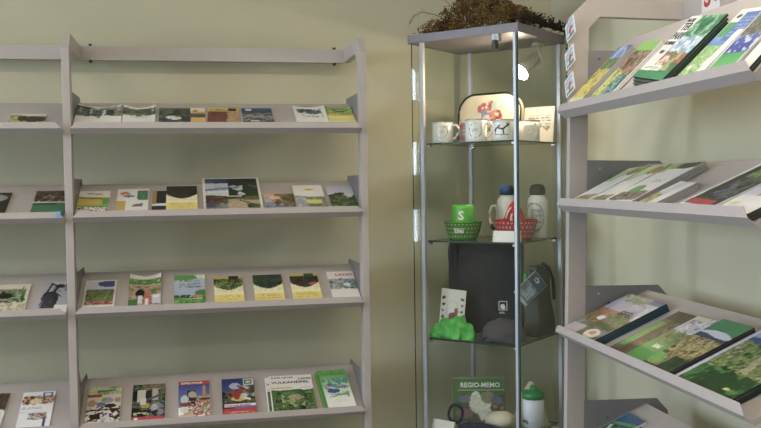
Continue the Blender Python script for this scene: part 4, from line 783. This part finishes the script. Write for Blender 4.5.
bm.free(); bm = nb(); lathe(bm, [(.0, .095), (.02, .092), (.036, .06), (.036, .0), (.032, .0), (.031, .055), (.016, .085), (0, .087)], 28, Matrix.Translation((-.04, 0, .03)) @ Matrix.Rotation(radians(78), 4, 'Y') @ Matrix.Scale(.8, 4, (1, 0, 0)))
link('cap_body', bm, CRM, rt2, smooth=True)
GL = mat('green_plastic', '#14793c', .35); WP = mat('white_plastic', '#d4d4de', .35)
rt = root('sports_bottle', on(.146, .008, Z4 + .0006), 'white drinking bottle with a green lid and green base', 'bottle')
r = .036
bm = nb(); lathe(bm, [(0, .013), (r, .013), (r, .112), (r - .002, .114), (0, .114)], 36); link('bottle_body', bm, WP, rt, smooth=True)
bm = nb(); lathe(bm, [(0, 0), (r - .003, 0), (r + .0006, .003), (r + .0006, .018), (0, .018)], 36); link('base_cup', bm, GL, rt, smooth=True)
bm = nb(); lathe(bm, [(0, .1142), (r + .002, .1142), (r + .002, .128), (r - .002, .137), (.013, .142), (.012, .152), (.009, .158), (0, .159)], 32); link('lid', bm, GL, rt, smooth=True)
def plb(v):
    th = radians(-142) + v.x / r; return Vector(((r + .0004 + v.z) * cos(th), (r + .0004 + v.z) * sin(th), .033 + v.y))
lettering('lettering', rt, DARK_LET, 'EIFEL', .0135, Matrix.Identity(4), 'LEFT', .0006, 1.1, plb)

# --- on top of the cabinet
ZP = ZTOP + .0298
HEA = mat('dried_heather', '#2e1f10', .95, scale=60, col2='#6f5226'); HEB = mat('dried_heather_pale', '#57401f', .95, scale=50, col2='#92763f')
rt = root('dried_bouquet', on(0, 0, ZP + .001), 'bushy brown dried heather bunch lying on top of the glass cabinet', 'dried plant')
def hgt(a):
    pts = [(-.215, .01), (-.2, .05), (-.15, .085), (-.11, .13), (-.03, .14), (.04, .115), (.09, .09), (.14, .065), (.17, .035), (.2, .01)]
    for (x0, y0), (x1, y1) in zip(pts, pts[1:]):
        if x0 <= a <= x1: return y0 + (y1 - y0) * (a - x0) / (x1 - x0)
    return 0
def sprig(bm, p, s):
    d = Vector((random.gauss(0, 1), random.gauss(0, 1), random.gauss(0, 1))).normalized(); e = d.orthogonal().normalized() * s * .45; f = d.cross(e).normalized() * s * .45
    d = d * s; v = [bm.verts.new(p + q) for q in (d, -d, e, -e, f, -f)]
    for q in ((0, 2, 4), (0, 4, 3), (0, 3, 5), (0, 5, 2), (1, 4, 2), (1, 3, 4), (1, 5, 3), (1, 2, 5)): bm.faces.new([v[i] for i in q])
ba, bb, bs = nb(), nb(), nb()
for k in range(13000):
    a = random.uniform(-.225, .15); h = hgt(a)
    b = random.gauss(-.02, .055); b = max(-.15, min(.13, b))
    z = .0075 + h * random.random() ** .75 * (1 - (b / .2) ** 2) * (1 + .18 * noise.noise(Vector((a * 30, b * 30, 1))))
    cl = noise.noise(Vector((a * 26, b * 26, z * 26)))
    if cl < -.12: continue
    sprig(bb if cl > .18 else ba, Vector((a, b, z)), random.uniform(.003, .0062))
for k in range(60):
    a = random.uniform(-.2, .15); b = random.uniform(-.1, .1); h = hgt(a)
    tube(bs, [(a * .6, b * .5, .003), (a * .85, b * .8, h * .6), (a + random.uniform(-.02, .02), b + random.uniform(-.02, .02), h * random.uniform(.7, 1.0))], .0009, 4)
for (pts) in ([(-.12, -.03, .04), (-.2, -.04, .085), (-.25, -.05, .1), (-.285, -.055, .085), (-.3, -.06, .06)], [(-.14, 0, .04), (-.21, .0, .07), (-.255, .0, .075), (-.275, .0, .06)]):
    tube(bs, pts, .0012, 5)
    for i in range(len(pts) - 1):
        for k in range(22):
            p = Vector(pts[i]).lerp(Vector(pts[i + 1]), random.random()) + Vector((random.gauss(0, .004), random.gauss(0, .004), random.gauss(0, .006))); sprig(bb, p, .0022)
link('flower_heads', ba, HEA, rt); link('pale_flower_heads', bb, HEB, rt); link('stems', bs, mat('dry_stem', '#4a3418', .9), rt)
rt = root('dried_vine', on(0, 0, ZP + .001), 'blackish dried vine draped over the right edge of the cabinet top', 'dried plant')
VN = mat('black_dry_leaf', '#1c1512', .9, scale=60, col2='#3a2a1e'); bm = nb(); bs = nb()
path = [(.176, -.13, .012), (.178, -.08, .02), (.18, -.02, .02), (.182, .05, .016), (.19, .12, .014), (.2035, .165, .008), (.2085, .178, -.03), (.2085, .178, -.1), (.213, .172, -.17), (.206, .17, -.225)]
tube(bs, path, [.004] * 5 + [.003] * 4 + [.001], 6)
for i in range(len(path) - 1):
    A_, B_ = Vector(path[i]), Vector(path[i + 1]); top = i < 5
    for k in range(150 if top else 55):
        p = A_.lerp(B_, random.random()); sprd = .013 if top else .004
        p += Vector((random.gauss(0, sprd), random.gauss(0, sprd), abs(random.gauss(0, .014)) if top else random.gauss(0, .004)))
        if not top: p.x = max(p.x, .203)
        if top: p.z = max(.009, p.z); p.x = max(.158, p.x)
        sprig(bm, p, random.uniform(.003, .0075))
for k in range(16):
    i = random.randrange(1, 8); p = Vector(path[i]); q = p + Vector((random.uniform(.004, .03) if i > 4 else random.uniform(-.02, .03), random.uniform(-.01, .03), random.uniform(.0, .035))); tube(bs, [p, (p + q) / 2 + Vector((0, 0, .004)), q], .0014, 5)
link('leaves', bm, VN, rt); link('stem', bs, VN, rt)

# ------------------------------------------------------------------ room
YB = 3.386; XL_, YF, H = -4.2, -3.0, 2.75
def S(name, bm, m, M=None): return link(name, bm, m, None, M, kind='structure')
bm = nb(); box(bm, XL_ - .15, YB, 0, 2.1, YB + .15, H); S('wall_back', bm, WALL)
oW = oB + bz * CAMH; oW = Vector((oW.x, oW.y, 0)) + bn * (ARM + .038)
MW = frame(oW, -bu, bn, (0, 0, 1))   # x toward viewer along wall, y into wall
bm = nb(); box(bm, -1.15, 0, 0, 5.4, .15, H); S('wall_right', bm, WALL, MW)
bm = nb(); box(bm, XL_ - .15, YF - .15, 0, 2.1, YF, H); S('wall_front', bm, WALL)
wins = [(2.1, 3.1, .8, 2.45), (-1.4, .7, 1.0, 2.45)]
bm = nb()
def wb(y0, y1, z0, z1): box(bm, XL_ - .15, y0, z0, XL_, y1, z1)
wb(YF, 2.1, 0, 1.0); wb(3.1, YB, 0, 1.0); wb(2.1, 3.1, 0, .8); wb(YF, YB, 2.45, H); wb(YF, -1.4, 1.0, 2.45); wb(.7, 2.1, 1.0, 2.45); wb(3.1, YB, 1.0, 2.45)
S('wall_left', bm, WALL)
WF = mat('window_frame_white', '#dcdcd8', .4)
for i, (y0, y1, z0, z1) in enumerate(wins):
    bm = nb(); fw = .05
    for (a, b, c_, d) in ((y0, y1, z0, z0 + fw), (y0, y1, z1 - fw, z1), (y0, y0 + fw, z0 + fw, z1 - fw), (y1 - fw, y1, z0 + fw, z1 - fw), ((y0 + y1) / 2 - .03, (y0 + y1) / 2 + .03, z0 + fw, z1 - fw)): box(bm, XL_ - .1, a, c_, XL_ - .04, b, d)
    w = S('window_%d' % (i + 1), bm, WF)
    bm = nb(); box(bm, XL_ - .075, y0 + fw, z0 + fw, XL_ - .07, y1 - fw, z1 - fw); link('pane', bm, WGLASS, w)
    l = bpy.data.lights.new('daylight', 'AREA'); l.shape = 'RECTANGLE'; l.size = y1 - y0; l.size_y = z1 - z0; l.energy = WIN_E * (y1 - y0) * (z1 - z0) * (1.5 if i == 0 else .85); l.color = (.74, .85, 1)
    lo = bpy.data.objects.new('daylight_window_%d' % (i + 1), l); COL.objects.link(lo)
    lo.matrix_world = Matrix.Translation((XL_ - .13, (y0 + y1) / 2, (z0 + z1) / 2)) @ Matrix.Rotation(radians(-90), 4, 'Y') @ Matrix.Rotation(radians(90), 4, 'Z')
bm = nb(); box(bm, XL_ - .15, YF - .15, -.1, 2.1, YB + .15, 0); S('floor', bm, FLOOR)
bm = nb(); box(bm, XL_ - .15, YF - .15, H, 2.1, YB + .15, H + .1); S('ceiling', bm, CEIL)
bm = nb(); box(bm, XL_, YB - .014, 0, 1.34, YB, .045); S('baseboard_back', bm, WF)
LD = mat('lamp_diffuser', '#ffffff', .5, emit='#fff0d8', estr=LAMP_E); LF = mat('lamp_frame_white', '#e0e0dc', .4)
for i, (x, y, w, d) in enumerate([(.75, 1.35, 1.2, .3), (-1.5, 1.2, 1.2, .3), (.3, -1.0, 1.2, .3), (-2.0, -1.2, 1.2, .3)]):
    rt = root('ceiling_lamp', Matrix.Translation((x, y, H - .001)), ['ceiling lamp panel nearest the glass cabinet', 'ceiling lamp panel over the left half of the room near the racks', 'ceiling lamp panel behind the camera on the right', 'ceiling lamp panel behind the camera on the left'][i], 'lamp', 'ceiling lamps')
    bm = nb(); box(bm, -w / 2 - .02, -d / 2 - .02, -.03, w / 2 + .02, d / 2 + .02, 0); link('housing', bm, LF, rt)
    bm = nb(); box(bm, -w / 2, -d / 2, -.04, w / 2, d / 2, -.0305); link('diffuser', bm, LD, rt)
wd = bpy.data.worlds.new('sky'); wd.use_nodes = True; sc.world = wd
wd.node_tree.nodes['Background'].inputs[0].default_value = (.6, .75, 1, 1); wd.node_tree.nodes['Background'].inputs[1].default_value = .6

# ------------------------------------------------------------------ camera
cam = bpy.data.cameras.new('camera'); co = bpy.data.objects.new('camera', cam); COL.objects.link(co)
F, PITCH, ROLL, YAW = 917.5, -.0358, .0143, .2047
cam.sensor_width = 36; cam.lens = F / 761 * 36; cam.clip_start = .02
fw_ = Vector((sin(YAW) * cos(PITCH), cos(YAW) * cos(PITCH), sin(PITCH))); rt_ = Vector((cos(YAW), -sin(YAW), 0)); up_ = rt_.cross(fw_)
cx_ = rt_ * cos(ROLL) - up_ * sin(ROLL); cy_ = rt_ * sin(ROLL) + up_ * cos(ROLL)
co.matrix_world = frame((0, 0, CAMH), cx_, cy_, -fw_)
sc.camera = co
sc.view_settings.view_transform = 'Standard'; sc.view_settings.look = 'None'; sc.view_settings.gamma = 1
sc.view_settings.exposure = EXPO
sc.cycles.use_denoising = True
sc.cycles.transparent_max_bounces = 32; sc.cycles.max_bounces = 10; sc.cycles.diffuse_bounces = 5
sc.cycles.sample_clamp_indirect = 4
